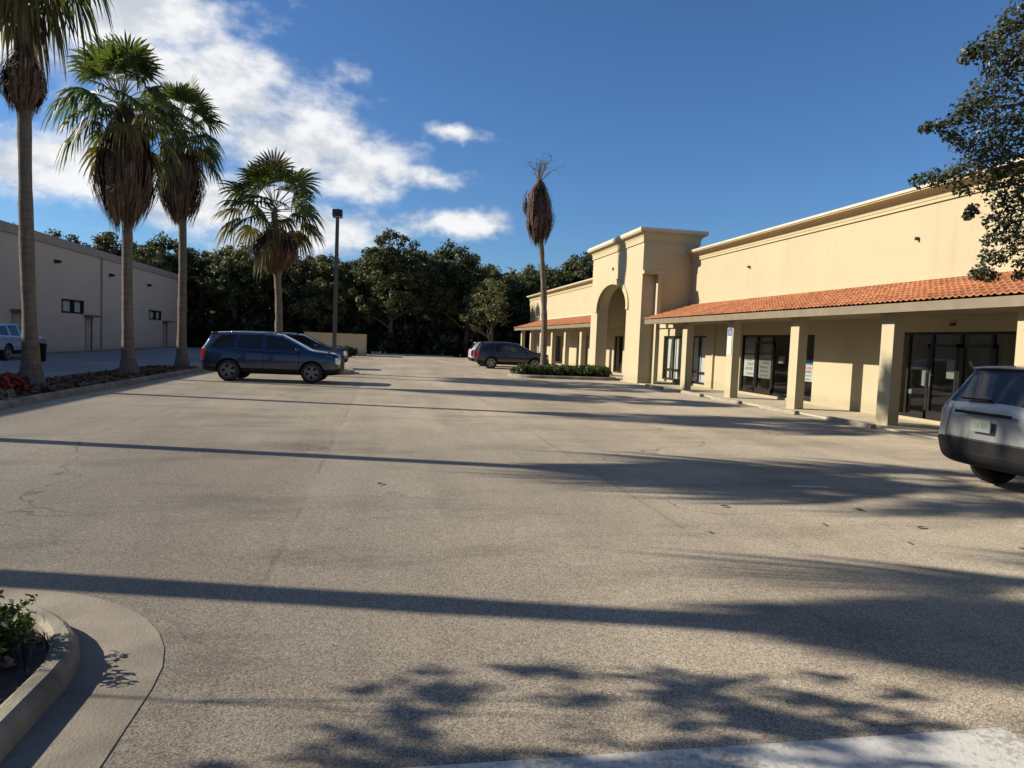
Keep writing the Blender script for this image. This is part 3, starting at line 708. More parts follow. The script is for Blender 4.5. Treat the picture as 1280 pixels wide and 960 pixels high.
for h in lholes:
    if h[2] > 0:
        f = MB(); x0, x1 = lx - 0.16, lx + 0.03; mid = (h[0] + h[1]) / 2
        for ya, yb in ((h[0], h[0] + 0.11), (mid - 0.16, mid + 0.16), (h[1] - 0.22, h[1])): f.box(x0, x1, ya, yb, h[2], h[3])
        f.box(x0, x1 - 0.002, h[0], h[1], h[3] - 0.10, h[3] - 0.001); f.box(x0, x1 - 0.002, h[0], h[1], h[2] + 0.001, h[2] + 0.09)
        fo = lp(f.build('window', M['frame']))
        MB().box(lx - 0.11, lx - 0.10, h[0] + 0.1, h[1] - 0.1, h[2] + 0.08, h[3] - 0.08).build('pane', m_simple('frosted_pane', (0.42, 0.42, 0.40), 0.25, 0, 0.05, 2) if 'frosted_pane' not in bpy.data.materials else bpy.data.materials['frosted_pane'], fo)
        MB().box(lx - 0.29, lx - 0.2, h[0], h[1], h[2], h[3]).build('blind', M['frame'], fo)
    else:
        d = MB(); d.box(lx - 0.12, lx - 0.06, h[0] + 0.05, h[1] - 0.05, 0.02, h[3] - 0.05)
        do = lp(d.build('door', M['lb_door']))
        fr = MB(); fr.box(lx - 0.15, lx + 0.02, h[0], h[0] + 0.05, 0, h[3]); fr.box(lx - 0.15, lx + 0.02, h[1] - 0.05, h[1], 0, h[3]); fr.box(lx - 0.15, lx + 0.02, h[0] + 0.05, h[1] - 0.05, h[3] - 0.05, h[3])
        fr.build('frame', M['lb_hood'], do)
        MB().box(lx - 0.05, lx + 0.0, h[1] - 0.2, h[1] - 0.12, 1.0, 1.04).build('handle', M['chrome'], do)
        MB().box(lx + 0.001, lx + 0.5, h[0] - 0.15, h[1] + 0.15, h[3] + 0.02, h[3] + 0.14).build('hood', M['lb_hood'], do)
for y, z in ((43.7, 5.08), (51.7, 5.0), (59.5, 4.88), (35, 5.1)):
    f = MB(); f.box(lx + 0.001, lx + 0.2, y - 0.16, y + 0.16, z - 0.08, z + 0.1); f.box(lx + 0.2, lx + 0.3, y - 0.13, y + 0.13, z - 0.03, z + 0.08); lp(f.build('wall_light', M['metal_dark']))
lp(bx('downspout', M['lb_band'], None, lx + 0.001, lx + 0.1, 50.15, 50.27, 0.08, 5.95))

# ------------------------------------------------------------------ enclosure wall, pole
dw = MB(); dw.box(-6.3, -1.62, 60.0, 60.22, 0, 1.72); dw.box(-1.62, -1.40, 60.0, 63.5, 0, 1.72)
o = dw.build('enclosure_wall', M['dump_wall']); tag(o, 'low cream stucco enclosure wall at the far end of the lot', 'wall')
MB().box(-6.34, -1.36, 59.96, 60.26, 1.722, 1.80).build('coping', M['trim'], o)
P = empty('light_pole', (-2.06, 31.6, 0)); tag(P, 'tall bronze parking lot light pole with square lamp box behind the blue car', 'light pole')
MB().extrude_z([(-0.26, -0.26), (0.26, -0.26), (0.26, 0.26), (-0.26, 0.26)], 0.08, 0.75).build('base', M['concrete'], P)
MB().rings([[(s * r_, t_ * r_, z) for s, t_ in ((-1, -1), (1, -1), (1, 1), (-1, 1))] for z, r_ in ((0.75, 0.085), (6.75, 0.07))]).build('pole', M['pole'], P)
mb = MB(); mb.box(-0.2, 0.2, -0.3, 0.26, 6.66, 6.95); mb.box(-0.04, 0.04, -0.1, 0.1, 6.95, 7.0); hd = mb.build('lamp_head', M['metal_dark'], P)
MB().box(-0.15, 0.15, -0.25, 0.21, 6.645, 6.659).build('lens', M['head_lamp'], hd)

# ------------------------------------------------------------------ foliage
def leaf_cloud(rng, centres, radii, n_per, size, up=0.35, elong=1.9, flat=0.8):
    """rhombic leaves spread through clumps; returns (N,4,3)"""
    C = np.repeat(np.asarray(centres, float), n_per, axis=0); Rr = np.repeat(np.asarray(radii, float), n_per)   # n_per: a number or one per clump
    n = len(C)
    d = rng.normal(size=(n, 3)); d /= np.linalg.norm(d, axis=1)[:, None]
    rad = Rr * np.power(rng.random(n), 0.45)
    p = C + d * rad[:, None] * np.array([1, 1, flat])
    nrm = d * 0.7 + rng.normal(size=(n, 3)) * 0.7 + np.array([0, 0, up]); nrm /= np.linalg.norm(nrm, axis=1)[:, None]
    a = rng.normal(size=(n, 3)); a -= nrm * (a * nrm).sum(1)[:, None]; a /= np.linalg.norm(a, axis=1)[:, None]
    b = np.cross(nrm, a)
    s = size * (0.6 + 0.8 * rng.random(n))[:, None]
    L = a * s * 0.5 * elong; W = b * s * 0.5
    return np.stack([p - L, p + W - L * 0.1 + nrm * s * 0.08, p + L, p - W - L * 0.1 + nrm * s * 0.08], axis=1)

def crown_clumps(rng, n, rx, ry, rz, cz, rc, lumps=7):
    lc = []
    for k in range(lumps):
        a = rng.uniform(0, 2 * math.pi); e = rng.uniform(-0.5, 1.0)
        lc.append((0.55 * rx * math.cos(a) * math.cos(e), 0.55 * ry * math.sin(a) * math.cos(e), cz + 0.6 * rz * math.sin(e), rng.uniform(0.42, 0.62)))
    lc.append((0, 0, cz, 0.75)); out = []; rad = []
    while len(out) < n:
        c = lc[rng.integers(len(lc))]
        d = rng.normal(size=3); d /= np.linalg.norm(d)
        rr = c[3] * (0.55 + 0.45 * rng.random())
        p = np.array(c[:3]) + d * rr * np.array([rx, ry, rz])
        if p[2] < 0.8: continue
        out.append(p); rad.append(rc * rng.uniform(0.6, 1.35))
    return np.array(out), np.array(rad)

def oak_protos(k, h, rx, m, seed, ncl=240, per=95, leaf=0.15, low=0.3):
    rng = np.random.default_rng(seed)
    cz = h * (0.5 + low * 0.25); rz = h - cz
    C, rad = crown_clumps(rng, ncl, rx, rx * 0.95, rz, cz, 0.58)
    Q = leaf_cloud(rng, C, rad, per, leaf)
    root = empty('oak_tree', (0, 0, 0))
    quads_obj('crown', Q, m, root)
    tb = MB(); pts = [(0, 0, -0.1), (0.1, 0.05, h * 0.15), (-0.05, 0.1, h * 0.32), (0.1, 0, h * 0.6)]
    tb.tube(pts, [0.34, 0.25, 0.2, 0.08], 9)
    r2 = random.Random(seed)
    for q in range(7):
        a = r2.uniform(0, 6.28); z0 = h * r2.uniform(0.2, 0.45); l = rx * r2.uniform(0.5, 0.85)
        tb.tube([(0, 0, z0), (l * 0.5 * math.cos(a), l * 0.5 * math.sin(a), z0 + l * 0.35), (l * math.cos(a), l * math.sin(a), z0 + l * 0.65)], [0.12, 0.08, 0.03], 6)
    tb.build('trunk', M['bark'], root, True)
    return root

protos = [oak_protos(0, 11.5, 4.3, M['oak_a'], 11), oak_protos(1, 10.0, 3.8, M['oak_b'], 12), oak_protos(2, 12.6, 4.0, M['oak_a'], 13, 250),
          oak_protos(3, 9.0, 3.6, M['oak_b'], 14, 190), oak_protos(4, 7.6, 2.5, M['oak_c'], 15, 130, 70, 0.13)]
KIND = ['dark round live oak', 'olive green broad live oak', 'tall dark narrow crowned oak', 'low bushy olive oak', 'slender pale green tree']
used = set()
FOREST = [  # x, y, proto, scale, label tail
 (-44, 76, 0, 1.0, 'standing behind the warehouse roof, far left'), (-39, 73, 1, 1.0, 'rising above the warehouse roof beside the tallest palm'), (-34.5, 77, 2, .92, 'rising behind the warehouse between the first two palms'),
 (-30, 73, 0, .95, 'just right of the second palm skirt above the roof'), (-26, 76, 1, 1.08, 'behind the third palm trunk above the roof line'), (-22, 72, 0, .98, 'by the far corner of the warehouse'),
 (-17.5, 74, 3, 1.15, 'left of the fourth palm, behind the drive end'), (-14, 72, 0, .92, 'directly behind the fourth palm'), (-10, 75, 2, .84, 'right behind the blue car, left of the light pole'),
 (-6.3, 72, 1, .98, 'behind the light pole and enclosure wall'), (-2.5, 74, 0, .98, 'just right of the light pole'), (0.6, 69.8, 2, .98, 'highest crown right of the light pole'),
 (5.0, 72.5, 0, 1.07, 'in the middle of the wood edge'), (8.2, 71, 3, 1.0, 'low crown left of the dead palm'), (12.2, 74, 1, 1.0, 'behind the dead palm trunk'),
 (15.8, 72, 0, .92, 'beside the far end of the shops'), (19.4, 76, 2, .95, 'above the far shop parapet'), (23.5, 74, 0, 1.1, 'over the parapet next to the tower'), (28, 78, 1, 1.1, 'behind the tower'),
 (9.6, 64.5, 4, .95, 'standing in front of the dark wood near the white car'),
 (-50, 88, 2, 1.0, 'second row, far left'), (-36, 88, 0, 1.0, 'second row behind the roof'), (-18, 86, 2, .95, 'second row behind the drive'), (-8, 86, 0, 1.0, 'second row behind the light pole'),
 (0, 88, 1, 1.15, 'second row right of the light pole'), (9, 88, 0, 1.0, 'second row left of the dead palm'), (17, 88, 2, .95, 'second row near the shops'), (26, 88, 0, 1.1, 'second row behind the tower')]
for i, (x, y, k, s, tail) in enumerate(FOREST):
    if k in used: o = copy_tree(protos[k])
    else: o = protos[k]; used.add(k)
    o.location = (x, y, 0); o.rotation_euler = (0, 0, rnd.uniform(0, 6.28)); o.scale = (s * 1.05, s * 1.05, s)
    tag(o, f'{KIND[k]} {tail}', 'tree', 'oaks of the wood behind the lot' if k != 4 else None)
# underbrush, one mass along the wood edge
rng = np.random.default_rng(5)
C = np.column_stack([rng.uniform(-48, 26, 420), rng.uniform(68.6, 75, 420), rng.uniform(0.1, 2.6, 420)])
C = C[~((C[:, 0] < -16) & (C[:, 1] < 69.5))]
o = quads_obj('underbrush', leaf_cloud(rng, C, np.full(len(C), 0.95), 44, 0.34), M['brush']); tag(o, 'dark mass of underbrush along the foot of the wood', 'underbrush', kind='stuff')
C = np.column_stack([rng.uniform(-70, 60, 900), rng.uniform(90, 97, 900), rng.uniform(0.2, 10.0, 900) * np.where(np.arange(900) % 3 == 0, 0.3, 1.0)])
C = np.concatenate([C, np.column_stack([rng.uniform(-60, 45, 900), rng.uniform(84, 91, 900), rng.uniform(0.2, 5.5, 900)])])
o = quads_obj('far_wood', leaf_cloud(rng, C, np.full(len(C), 1.5), 26, 0.55), M['oak_a']); tag(o, 'distant dark wood behind the oaks', 'wood', kind='stuff')

# ------------------------------------------------------------------ palms
def frond(rng, base, azim, elev, petl, bl, droop, nseg=20, span=185, roll=0.0):
    """one costapalmate fan leaf; returns list of quads and petiole polyline"""
    d = np.array([math.cos(azim) * math.cos(elev), math.sin(azim) * math.cos(elev), math.sin(elev)])
    side = np.array([-math.sin(azim), math.cos(azim), 0.0])
    up = np.cross(d, side); up = up / np.linalg.norm(up)
    if up[2] < 0 and elev > -1.2: up = -up
    c, s = math.cos(roll), math.sin(roll); side, up = side * c + up * s, up * c - side * s
    p1 = base + d * petl * 0.55 + np.array([0, 0, -0.02]); p2 = base + d * petl - np.array([0, 0, 0.10 * petl * droop])
    # the blade dips a little below the petiole line
    dd = d - np.array([0, 0, 0.30 * droop]); dd /= np.linalg.norm(dd)
    uu = np.cross(side, dd); uu /= np.linalg.norm(uu)
    if uu.dot(up) < 0: uu = -uu
    Q = []
    half = math.radians(span / 2); da = 2 * half / nseg
    jl = 1 + 0.06 * rng.normal(size=nseg)
    for k in range(nseg):
        a = -half + da * (k + 0.5)
        L = bl * (0.62 + 0.38 * math.cos(a * 0.72)) * jl[k]
        dirv = dd * math.cos(a) + side * math.sin(a)
        lat = -dd * math.sin(a) + side * math.cos(a)
        fold = uu * (0.10 * math.cos(a) - 0.05) * bl
        prev = None
        tipdrop = droop * rng.uniform(0.6, 1.3)
        for q, (f, wd) in enumerate(((0.02, 0.2), (0.34, 1.0), (0.60, 0.92), (0.82, 0.55), (1.0, 0.06))):
            r_ = f * L
            hw = math.tan(da / 2) * min(r_, 0.55 * L) * wd * 1.04 if f < 0.56 else math.tan(da / 2) * 0.55 * L * wd
            z = -tipdrop * L * 0.55 * max(0.0, f - 0.38) ** 1.6 * 1.9
            shr = 1 - 0.18 * max(0, f - 0.5) * tipdrop
            pt = p2 + dirv * r_ * shr + fold * f + np.array([0, 0, z])
            tw = uu * hw * 0.35 * (1 if k % 2 else -1)
            pr = (pt - lat * hw - tw, pt + lat * hw + tw)
            if prev is not None: Q.append((prev[0], prev[1], pr[1], pr[0]))
            prev = pr
    return Q, [tuple(base), tuple(p1), tuple(p2)]

def hanging(rng, cx, cy, z_top, z_bot, rmax, n, rtop=0.16, shape=1.0):
    """skirt of dead fans folded down against the trunk, as ragged hanging strips"""
    Q = []; H = z_top - z_bot
    def env(z):                                  # bell outline: narrow at the crown, widest below the middle, rounded in at the foot
        u = min(1.0, max(0.0, (z_top - z) / H)); return rtop + (rmax - rtop) * max(0.0, math.sin(math.pi * (0.06 + 0.82 * u ** 1.15))) ** shape
    ph = rng.uniform(0, 6.28, 4)
    for k in range(n):
        a = rng.uniform(0, 2 * math.pi); t0 = rng.random() ** 0.9
        lump = 1 + 0.16 * math.sin(3 * a + ph[0]) + 0.12 * math.sin(5 * a + ph[1] + 4 * t0) + 0.1 * math.sin(8 * a + ph[2] - 7 * t0)
        zs = z_top - t0 * H * 0.72
        ln = min(rng.uniform(0.9, 1.9), (zs - z_bot) * (rng.uniform(0.9, 1.12) + 0.22 * (lump - 1)))
        ca, sa = math.cos(a), math.sin(a); jit = rng.uniform(0.55, 1.1) * lump
        for b in range(4):
            a2 = a + rng.normal() * 0.09; c2, s2 = math.cos(a2), math.sin(a2)
            wd = rng.uniform(0.008, 0.034); lat = np.array([-s2, c2, 0]) * wd; P_ = []
            le = ln * rng.uniform(0.72, 1.14)
            for q, f in enumerate((0.0, 0.3, 0.65, 1.0)):
                z = zs - le * f; r_ = (env(z) * jit * (1 - 0.06 * f) if q else max(rtop, env(z) * 0.55)) + rng.normal() * 0.035
                P_.append(np.array([cx + c2 * r_, cy + s2 * r_, z]))
            W_ = (0.35, 0.85, 1.0, 0.2)
            for q in range(3):
                Q.append((P_[q] - lat * W_[q], P_[q] + lat * W_[q], P_[q + 1] + lat * W_[q + 1], P_[q + 1] - lat * W_[q + 1]))
    return Q

def palm(label, x, y, top, crown_z, lean, skirt, nfr, petl, bl, seed, old=0, group='tall fan palms in the planted strip', base_r=0.36, r1=0.17, emin=-48, droopk=1.0):
    rng = np.random.default_rng(seed)
    root = empty('fan_palm', (x, y, 0.08)); tag(root, label, 'palm tree', group)
    lx_, ly_ = lean
    def ax(z):                                   # trunk axis, gently curved
        u = z / crown_z; return (lx_ * u * u * 0.6 + lx_ * u * 0.4 + 0.03 * math.sin(u * 7 + seed), ly_ * u)
    rings = []
    zs = [-0.1, 0.0, 0.12, 0.3, 0.55, 0.9, 1.4, 2.0] + [2.0 + (crown_z - 2.0) * k / 22 for k in range(1, 23)]
    for z in zs:
        rr = r1 * (1.0 - 0.22 * z / crown_z) + (base_r - r1) * math.exp(-max(z, 0) / 0.42)
        rr *= 1 + 0.035 * rng.normal() * (1 if z > 0.3 else 0.4)
        a_, b_ = ax(max(z, 0))
        rings.append([(a_ + rr * (1 + 0.03 * rng.normal()) * math.cos(q * 2 * math.pi / 14), b_ + rr * math.sin(q * 2 * math.pi / 14), z) for q in range(14)])
    MB().rings(rings).build('trunk', M['palm_trunk'], root, True)
    a_, b_ = ax(crown_z); Q = []; mi = []; pet = MB()
    for k in range(nfr):
        u = (k + 0.5) / nfr
        azm = k * 2.39996 + rng.normal() * 0.28
        elev = math.radians(76 - (76 - emin) * u ** 1.0 + rng.normal() * 9)
        zb = crown_z + 0.35 - 0.75 * u
        base = np.array([a_ + 0.08 * math.cos(azm), b_ + 0.08 * math.sin(azm), zb])
        dr = (0.25 + 1.1 * u) * droopk * rng.uniform(0.8, 1.2)
        q, pp = frond(rng, base, azm, elev, petl * rng.uniform(0.85, 1.15) * (0.8 + 0.25 * u), bl * rng.uniform(0.78, 1.12), dr, roll=rng.normal() * (0.65 if u < 0.6 else 0.35))
        Q += q; mi += [1 if (k >= nfr - old or rng.random() < 0.03) else 0] * len(q)
        pet.tube(pp, [0.022, 0.016, 0.010], 5)
    cr_ = quads_obj('crown', Q, [M['palm_leaf'], M['palm_old']], root, mi)
    pet.build('frond_stalks', M['petiole'], cr_)
    for (zt, zb, rm, n) in skirt:
        a2, b2 = ax((zt + zb) / 2)
        quads_obj('dead_skirt', hanging(rng, a2, b2, zt, zb, rm, n), M['palm_dead'], root)
    return root
palm('tallest palm at the left with bare trunk and small ragged dead collar', -8.54, 19.4, 11, 10.95, (-0.30, 0), [(8.25, 6.75, 0.44, 200)], 46, 1.1, 1.15, 21, 6, emin=-66, droopk=1.4)
palm('palm with the fullest brown skirt of dead fronds, second from the left', -8.07, 24.9, 10, 8.65, (-0.28, 0), [(8.75, 4.75, 0.84, 620)], 46, 1.1, 1.02, 22, 7, emin=-34, droopk=1.15)
palm('palm with a brown skirt just left of the blue car', -7.92, 30.6, 10, 9.4, (-0.22, 0), [(9.4, 5.85, 0.74, 540)], 44, 1.1, 1.05, 23, 7, emin=-36, droopk=1.15)
palm('shorter palm with yellowing lower fronds rising behind the blue car', -4.40, 32.0, 8, 6.85, (-0.30, 0), [(6.2, 4.3, 0.95, 420)], 38, 1.3, 1.15, 24, 8, base_r=0.3, emin=-24, droopk=1.0)
palm('palm on the planted strip left of the camera view, nearer than the tallest one', -8.3, 11.75, 9, 8.7, (0.1, 0), [(8.6, 6.0, 0.85, 300)], 40, 1.2, 1.1, 25, 6)
palm('nearest palm on the planted strip, outside the left edge of the picture', -8.3, 6.45, 8, 8.7, (0.1, 0.1), [(8.6, 5.9, 0.75, 300)], 30, 1.2, 0.95, 26, 6)

# dead palm
rng = np.random.default_rng(31)
D = empty('dead_palm', (7.75, 34.0, 0.08)); tag(D, 'dead palm with brown hanging skirt and bare stalks beside the low hedge', 'palm tree')
rings = []
dax = lambda z: (-0.52 * (z / 9.9) + 0.10 * math.sin(z * 0.55), 0.05 * math.sin(z * 0.8))
for k in range(26):
    z = 9.5 * k / 25; rr = 0.155 - 0.04 * z / 9.5 + 0.12 * math.exp(-z / 0.35) + 0.012 * rng.normal(); a_, b_ = dax(z)
    rings.append([(a_ + rr * math.cos(q * 2 * math.pi / 12), b_ + rr * math.sin(q * 2 * math.pi / 12), z - 0.1) for q in range(12)])
MB().rings(rings).build('trunk', M['palm_trunk'], D, True)
a_, b_ = dax(8.2)
Q = hanging(rng, a_, b_, 9.5, 6.45, 0.56, 340, 0.12, 0.8)
Q += hanging(rng, a_ - 0.62, b_, 9.0, 7.7, 0.20, 16, 0.03)
Q += hanging(rng, a_ + 0.30, b_, 8.6, 6.6, 0.42, 60, 0.05)
quads_obj('dead_skirt', Q, M['palm_dead'], D)
mb = MB(); a_, b_ = dax(9.4)
for k in range(24):
    az_ = rng.uniform(0, 6.28); e = math.radians(rng.uniform(30, 88)); l = rng.uniform(0.7, 1.25)
    d = Vector((math.cos(az_) * math.cos(e), math.sin(az_) * math.cos(e), math.sin(e))); p = Vector((a_, b_, 9.25))
    if d.x > 0: l *= 1.15
    e1 = p + d * l * 0.6; e2 = p + d * l + Vector((d.x * 0.2, d.y * 0.2, -0.12))
    mb.tube([p, e1, e2], [0.016, 0.012, 0.007], 4)
    for q in range(5):
        dv = Vector((rng.normal(), rng.normal(), rng.normal() - 0.5)) * 0.12
        mb.tube([e2, e2 + d * 0.10 + dv * 0.6, e2 + d * 0.14 + dv * 1.3], [0.008, 0.006, 0.004], 3)
mb.build('bare_stalks', m_simple('dead_stalk', (0.10, 0.085, 0.075), 0.9), D)

# ------------------------------------------------------------------ hedges, shrubs
def bush(name, label, cat, boxes, n, r, per, leaf, m, seed, loc=(0, 0, 0), group=None, up=0.5):
    rng = np.random.default_rng(seed); C = []
    for (x0, x1, y0, y1, z0, z1) in boxes:
        C.append(np.column_stack([rng.uniform(x0, x1, n), rng.uniform(y0, y1, n), rng.uniform(z0, z1, n)]))
    C = np.concatenate(C)
    root = empty(name, loc); tag(root, label, cat, group)
    quads_obj('foliage', leaf_cloud(rng, C, r * rng.uniform(0.7, 1.3, len(C)), per, leaf, up), m, root)
    st = MB()
    for c in C[:: max(1, len(C) // 14)]: st.tube([(c[0] * 0.9 + 0.0, c[1] * 0.9, 0.0), (c[0], c[1], max(c[2], 0.05))], [0.012, 0.006], 4)
    st.build('stems', M['bark'], root)
    return root
bush('hedge', 'low clipped green hedge around the foot of the dead palm', 'hedge', [(-2.3, 2.25, -0.9, 0.8, 0.12, 0.42)], 300, 0.20, 60, 0.06, M['hedge'], 41, (8.60, 33.75, 0.1))
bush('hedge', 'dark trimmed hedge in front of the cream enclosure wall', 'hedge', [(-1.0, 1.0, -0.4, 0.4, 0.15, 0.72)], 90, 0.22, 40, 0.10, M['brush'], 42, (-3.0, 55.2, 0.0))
bush('croton_shrub', 'dark red leafed shrub at the foot of the tallest palm', 'shrub', [(-0.3, 0.2, -0.55, 0.6, 0.08, 0.32)], 46, 0.15, 40, 0.09, M['croton'], 43, (-7.85, 16.6, 0.1))
bush('variegated_plant', 'low pale variegated ground plant beside the red shrub at the kerb', 'plant', [(-0.25, 0.18, -0.8, 0.7, 0.03, 0.16)], 60, 0.10, 26, 0.07, M['varieg'], 44, (-7.40, 15.1, 0.1))
SH = [(-1.98, 3.62, 0.22, 45, 'bright green spreading shrub at the rounded tip of the kerbed planter'), (-2.75, 3.75, 0.26, 46, 'dark green shrub behind the front one in the kerbed planter'),
      (-3.6, 3.9, 0.28, 47, 'green shrub near the small oak in the kerbed planter'), (-3.3, 2.6, 0.22, 48, 'green shrub on the near side of the kerbed planter')]
for (x, y, h, s, lb) in SH:
    rng = np.random.default_rng(s); root = empty('planter_shrub', (x, y, 0.06)); tag(root, lb, 'shrub', 'shrubs in the kerbed planter')
    C = []; 
    st = MB()
    for k in range(95):
        a = rng.uniform(0, 6.28); rr = rng.random() ** 0.6 * 0.36; e = h * rng.uniform(0.35, 1.25) * (1 - rr * 0.7)
        tip = np.array([rr * math.cos(a), rr * math.sin(a), e]); 
        for f in np.linspace(0.35, 1.05, 6): C.append(tip * f)
        st.tube([(tip[0] * .1, tip[1] * .1, -0.03), tuple(tip * 0.5), tuple(tip)], [0.006, 0.005, 0.003], 4)
    quads_obj('foliage', leaf_cloud(rng, np.array(C), np.full(len(C), 0.055), 20, 0.016, 0.5, 2.6), M['shrub'], root)
    st.build('stems', M['bark'], root)
# mulch chips and fallen leaves lying in the planter (uncountable litter)
rng = np.random.default_rng(50)
C = np.column_stack([rng.uniform(-4.2, -1.62, 900), rng.uniform(1.2, 4.15, 900), rng.uniform(0.065, 0.12, 900)])
C = C[((C[:, 0] + 2.42) ** 2 + (C[:, 1] - 3.4) ** 2 < 0.86 ** 2) | (C[:, 0] < -2.42) | (C[:, 1] < 3.4)]
o = quads_obj('mulch_chips', leaf_cloud(rng, C, np.full(len(C), 0.02), 2, 0.05, 1.5, 2.0), m_leaf('mulch_chip', (0.07, 0.035, 0.022), (0.20, 0.11, 0.065), 0.0, 8, 0.9)); tag(o, 'brown bark chips and dry leaves scattered in the kerbed planter', 'mulch', kind='stuff')
C = np.column_stack([rng.uniform(-9.0, -7.25, 2200), rng.uniform(8, 30.5, 2200), rng.uniform(0.10, 0.15, 2200)])
o = quads_obj('strip_litter', leaf_cloud(rng, C, np.full(len(C), 0.03), 2, 0.10, 1.5, 2.0), m_leaf('strip_litter', (0.10, 0.045, 0.03), (0.20, 0.13, 0.06), 0.0, 2, 0.9)); tag(o, 'reddish dry leaf litter on the palm strip', 'leaf litter', kind='stuff')

# single dry leaves on the asphalt
fl = None
for k, (x, y) in enumerate(((5.05, 6.72), (4.25, 6.15), (4.65, 5.5), (5.2, 6.0), (5.6, 5.25), (2.95, 5.9), (0.02, 8.0), (3.6, 6.9))):
    if fl is None:
        mb = MB(); mb.add([(-.07, 0, 0.004), (-0.01, .03, .018), (.07, .0, .012), (0.0, -.03, .02), (0, 0, 0.006)], [(0, 4, 1), (1, 4, 2), (2, 4, 3), (3, 4, 0)])
        fl = mb.build('fallen_leaf', M['palm_dead'], fix=False); o = fl
    else: o = fl.copy(); col.objects.link(o)
    o.location = (x, y, 0.004); o.rotation_euler = (0, 0, rnd.uniform(0, 6)); o.scale = (rnd.uniform(.6, 1.2),) * 3
    tag(o, 'small curled brown leaf lying on the open asphalt', 'leaf', 'dry leaves on the asphalt')

# ------------------------------------------------------------------ near oaks
def near_oak(label, loc, clumps, n_per, leaf, trunk, limbs, seed, name='oak_tree', m='oak_near'):
    rng = np.random.default_rng(seed); root = empty(name, loc); tag(root, label, 'tree')
    C = np.array([c[:3] for c in clumps]); rr = np.array([c[3] for c in clumps])
    quads_obj('crown', leaf_cloud(rng, C, rr, n_per, leaf, 0.3, 2.0), M[m], root)
    tb = MB(); tb.tube(*trunk, 10)
    for l in limbs: tb.tube(*l, 6)
    tb.build('trunk', M['bark'], root, True)
    return root
def px_dir(u, v):
    c = Rm @ Vector(((u - 640) / 890, -(v - 480) / 890, -1)); return c
OX, OY = 8.3, 4.0
def at(u, v, d):                                   # a point of the crown, given as view direction and distance from the viewpoint
    p = px_dir(u, v).normalized() * d; return (p.x - OX, p.y - OY, p.z + 1.65)
r5 = random.Random(99); cl = []
# outer boughs on the lot side
for (u, v, d, r_) in [(1150, 226, 7.2, .10), (1166, 222, 7.2, .12), (1180, 226, 7.3, .13), (1196, 216, 7.3, .14), (1212, 205, 7.4, .17), (1205, 236, 7.3, .10), (1158, 160, 7.2, .07), (1172, 158, 7.2, .09), (1188, 168, 7.3, .10), (1200, 178, 7.4, .12), (1192, 150, 7.3, .08), (1210, 150, 7.4, .15),
    (1205, 135, 7.4, .13), (1222, 128, 7.5, .18), (1236, 110, 7.5, .2), (1216, 62, 7.4, .10), (1208, 72, 7.4, .08), (1232, 58, 7.4, .15), (1246, 75, 7.5, .2), (1252, 42, 7.5, .15), (1268, 30, 7.5, .18), (1280, 18, 7.5, .2), (1290, 50, 7.5, .25),
    (1268, 80, 7.6, .26), (1290, 100, 7.6, .3), (1250, 140, 7.5, .26), (1275, 150, 7.6, .3), (1240, 170, 7.5, .24), (1262, 190, 7.6, .28), (1230, 190, 7.5, .22), (1246, 215, 7.5, .22), (1272, 225, 7.6, .27), (1232, 225, 7.4, .14), (1295, 200, 7.6, .34),
    (1252, 245, 7.5, .18), (1270, 262, 7.5, .2), (1285, 250, 7.6, .25), (1245, 275, 7.4, .13), (1258, 288, 7.4, .16), (1275, 300, 7.5, .18), (1290, 310, 7.5, .2), (1240, 300, 7.4, .11), (1236, 320, 7.4, .11), (1248, 322, 7.4, .11), (1230, 338, 7.4, .11), (1240, 345, 7.4, .08),
    (1216, 262, 7.4, .07), (1210, 270, 7.4, .05), (1278, 330, 7.5, .1), (1272, 345, 7.5, .06), (1222, 344, 7.4, .08), (1300, 280, 7.6, .3)]:
    cl.append((*at(u, v, d), r_ * 0.9))
for k in range(420):                                # the rest of the crown, over and behind the trunk
    a = r5.uniform(0, 6.28); e = r5.uniform(-0.55, 1.3); q = r5.uniform(0.3, 1)
    p = (-0.7 + 3.0 * q * math.cos(a) * math.cos(e), 0.1 + 2.5 * q * math.sin(a) * math.cos(e), 4.9 + 2.4 * q * math.sin(e))
    c = Rm.transposed() @ Vector((p[0] + OX, p[1] + OY, p[2] - 1.65))
    if c.z < -0.2:
        uu = 640 + 890 * c.x / -c.z; vv = 480 - 890 * c.y / -c.z; mg = 890 * 0.3 / -c.z
        if uu - mg < 1235 or (uu - mg < 1285 and not 40 < vv < 250): continue      # the hanging boughs on the lot side are placed above
    cl.append((*p, r5.uniform(0.2, 0.34)))
limbs = []
for (u, v, d) in [(1215, 205, 7.4), (1190, 222, 7.3), (1245, 285, 7.4), (1225, 135, 7.5), (1240, 80, 7.5), (1280, 40, 7.6), (1262, 240, 7.5)]:
    p = Vector(at(u, v, d)); limbs.append(([(0, 0.1, 2.9), tuple(p * 0.5 + Vector((0, 0, 2.0))), tuple(p)], [0.07, 0.035, 0.008]))
near_oak('live oak with small leaves hanging into the picture at upper right', (OX, OY, 0), cl, [int(70 + 5200 * c[3] ** 2) for c in cl], 0.020, ([(0, 0, -0.05), (0.05, 0, 1.4), (0, 0.1, 3.0), (0.2, 0, 5.5)], [0.2, 0.15, 0.13, 0.04]), limbs, 61)
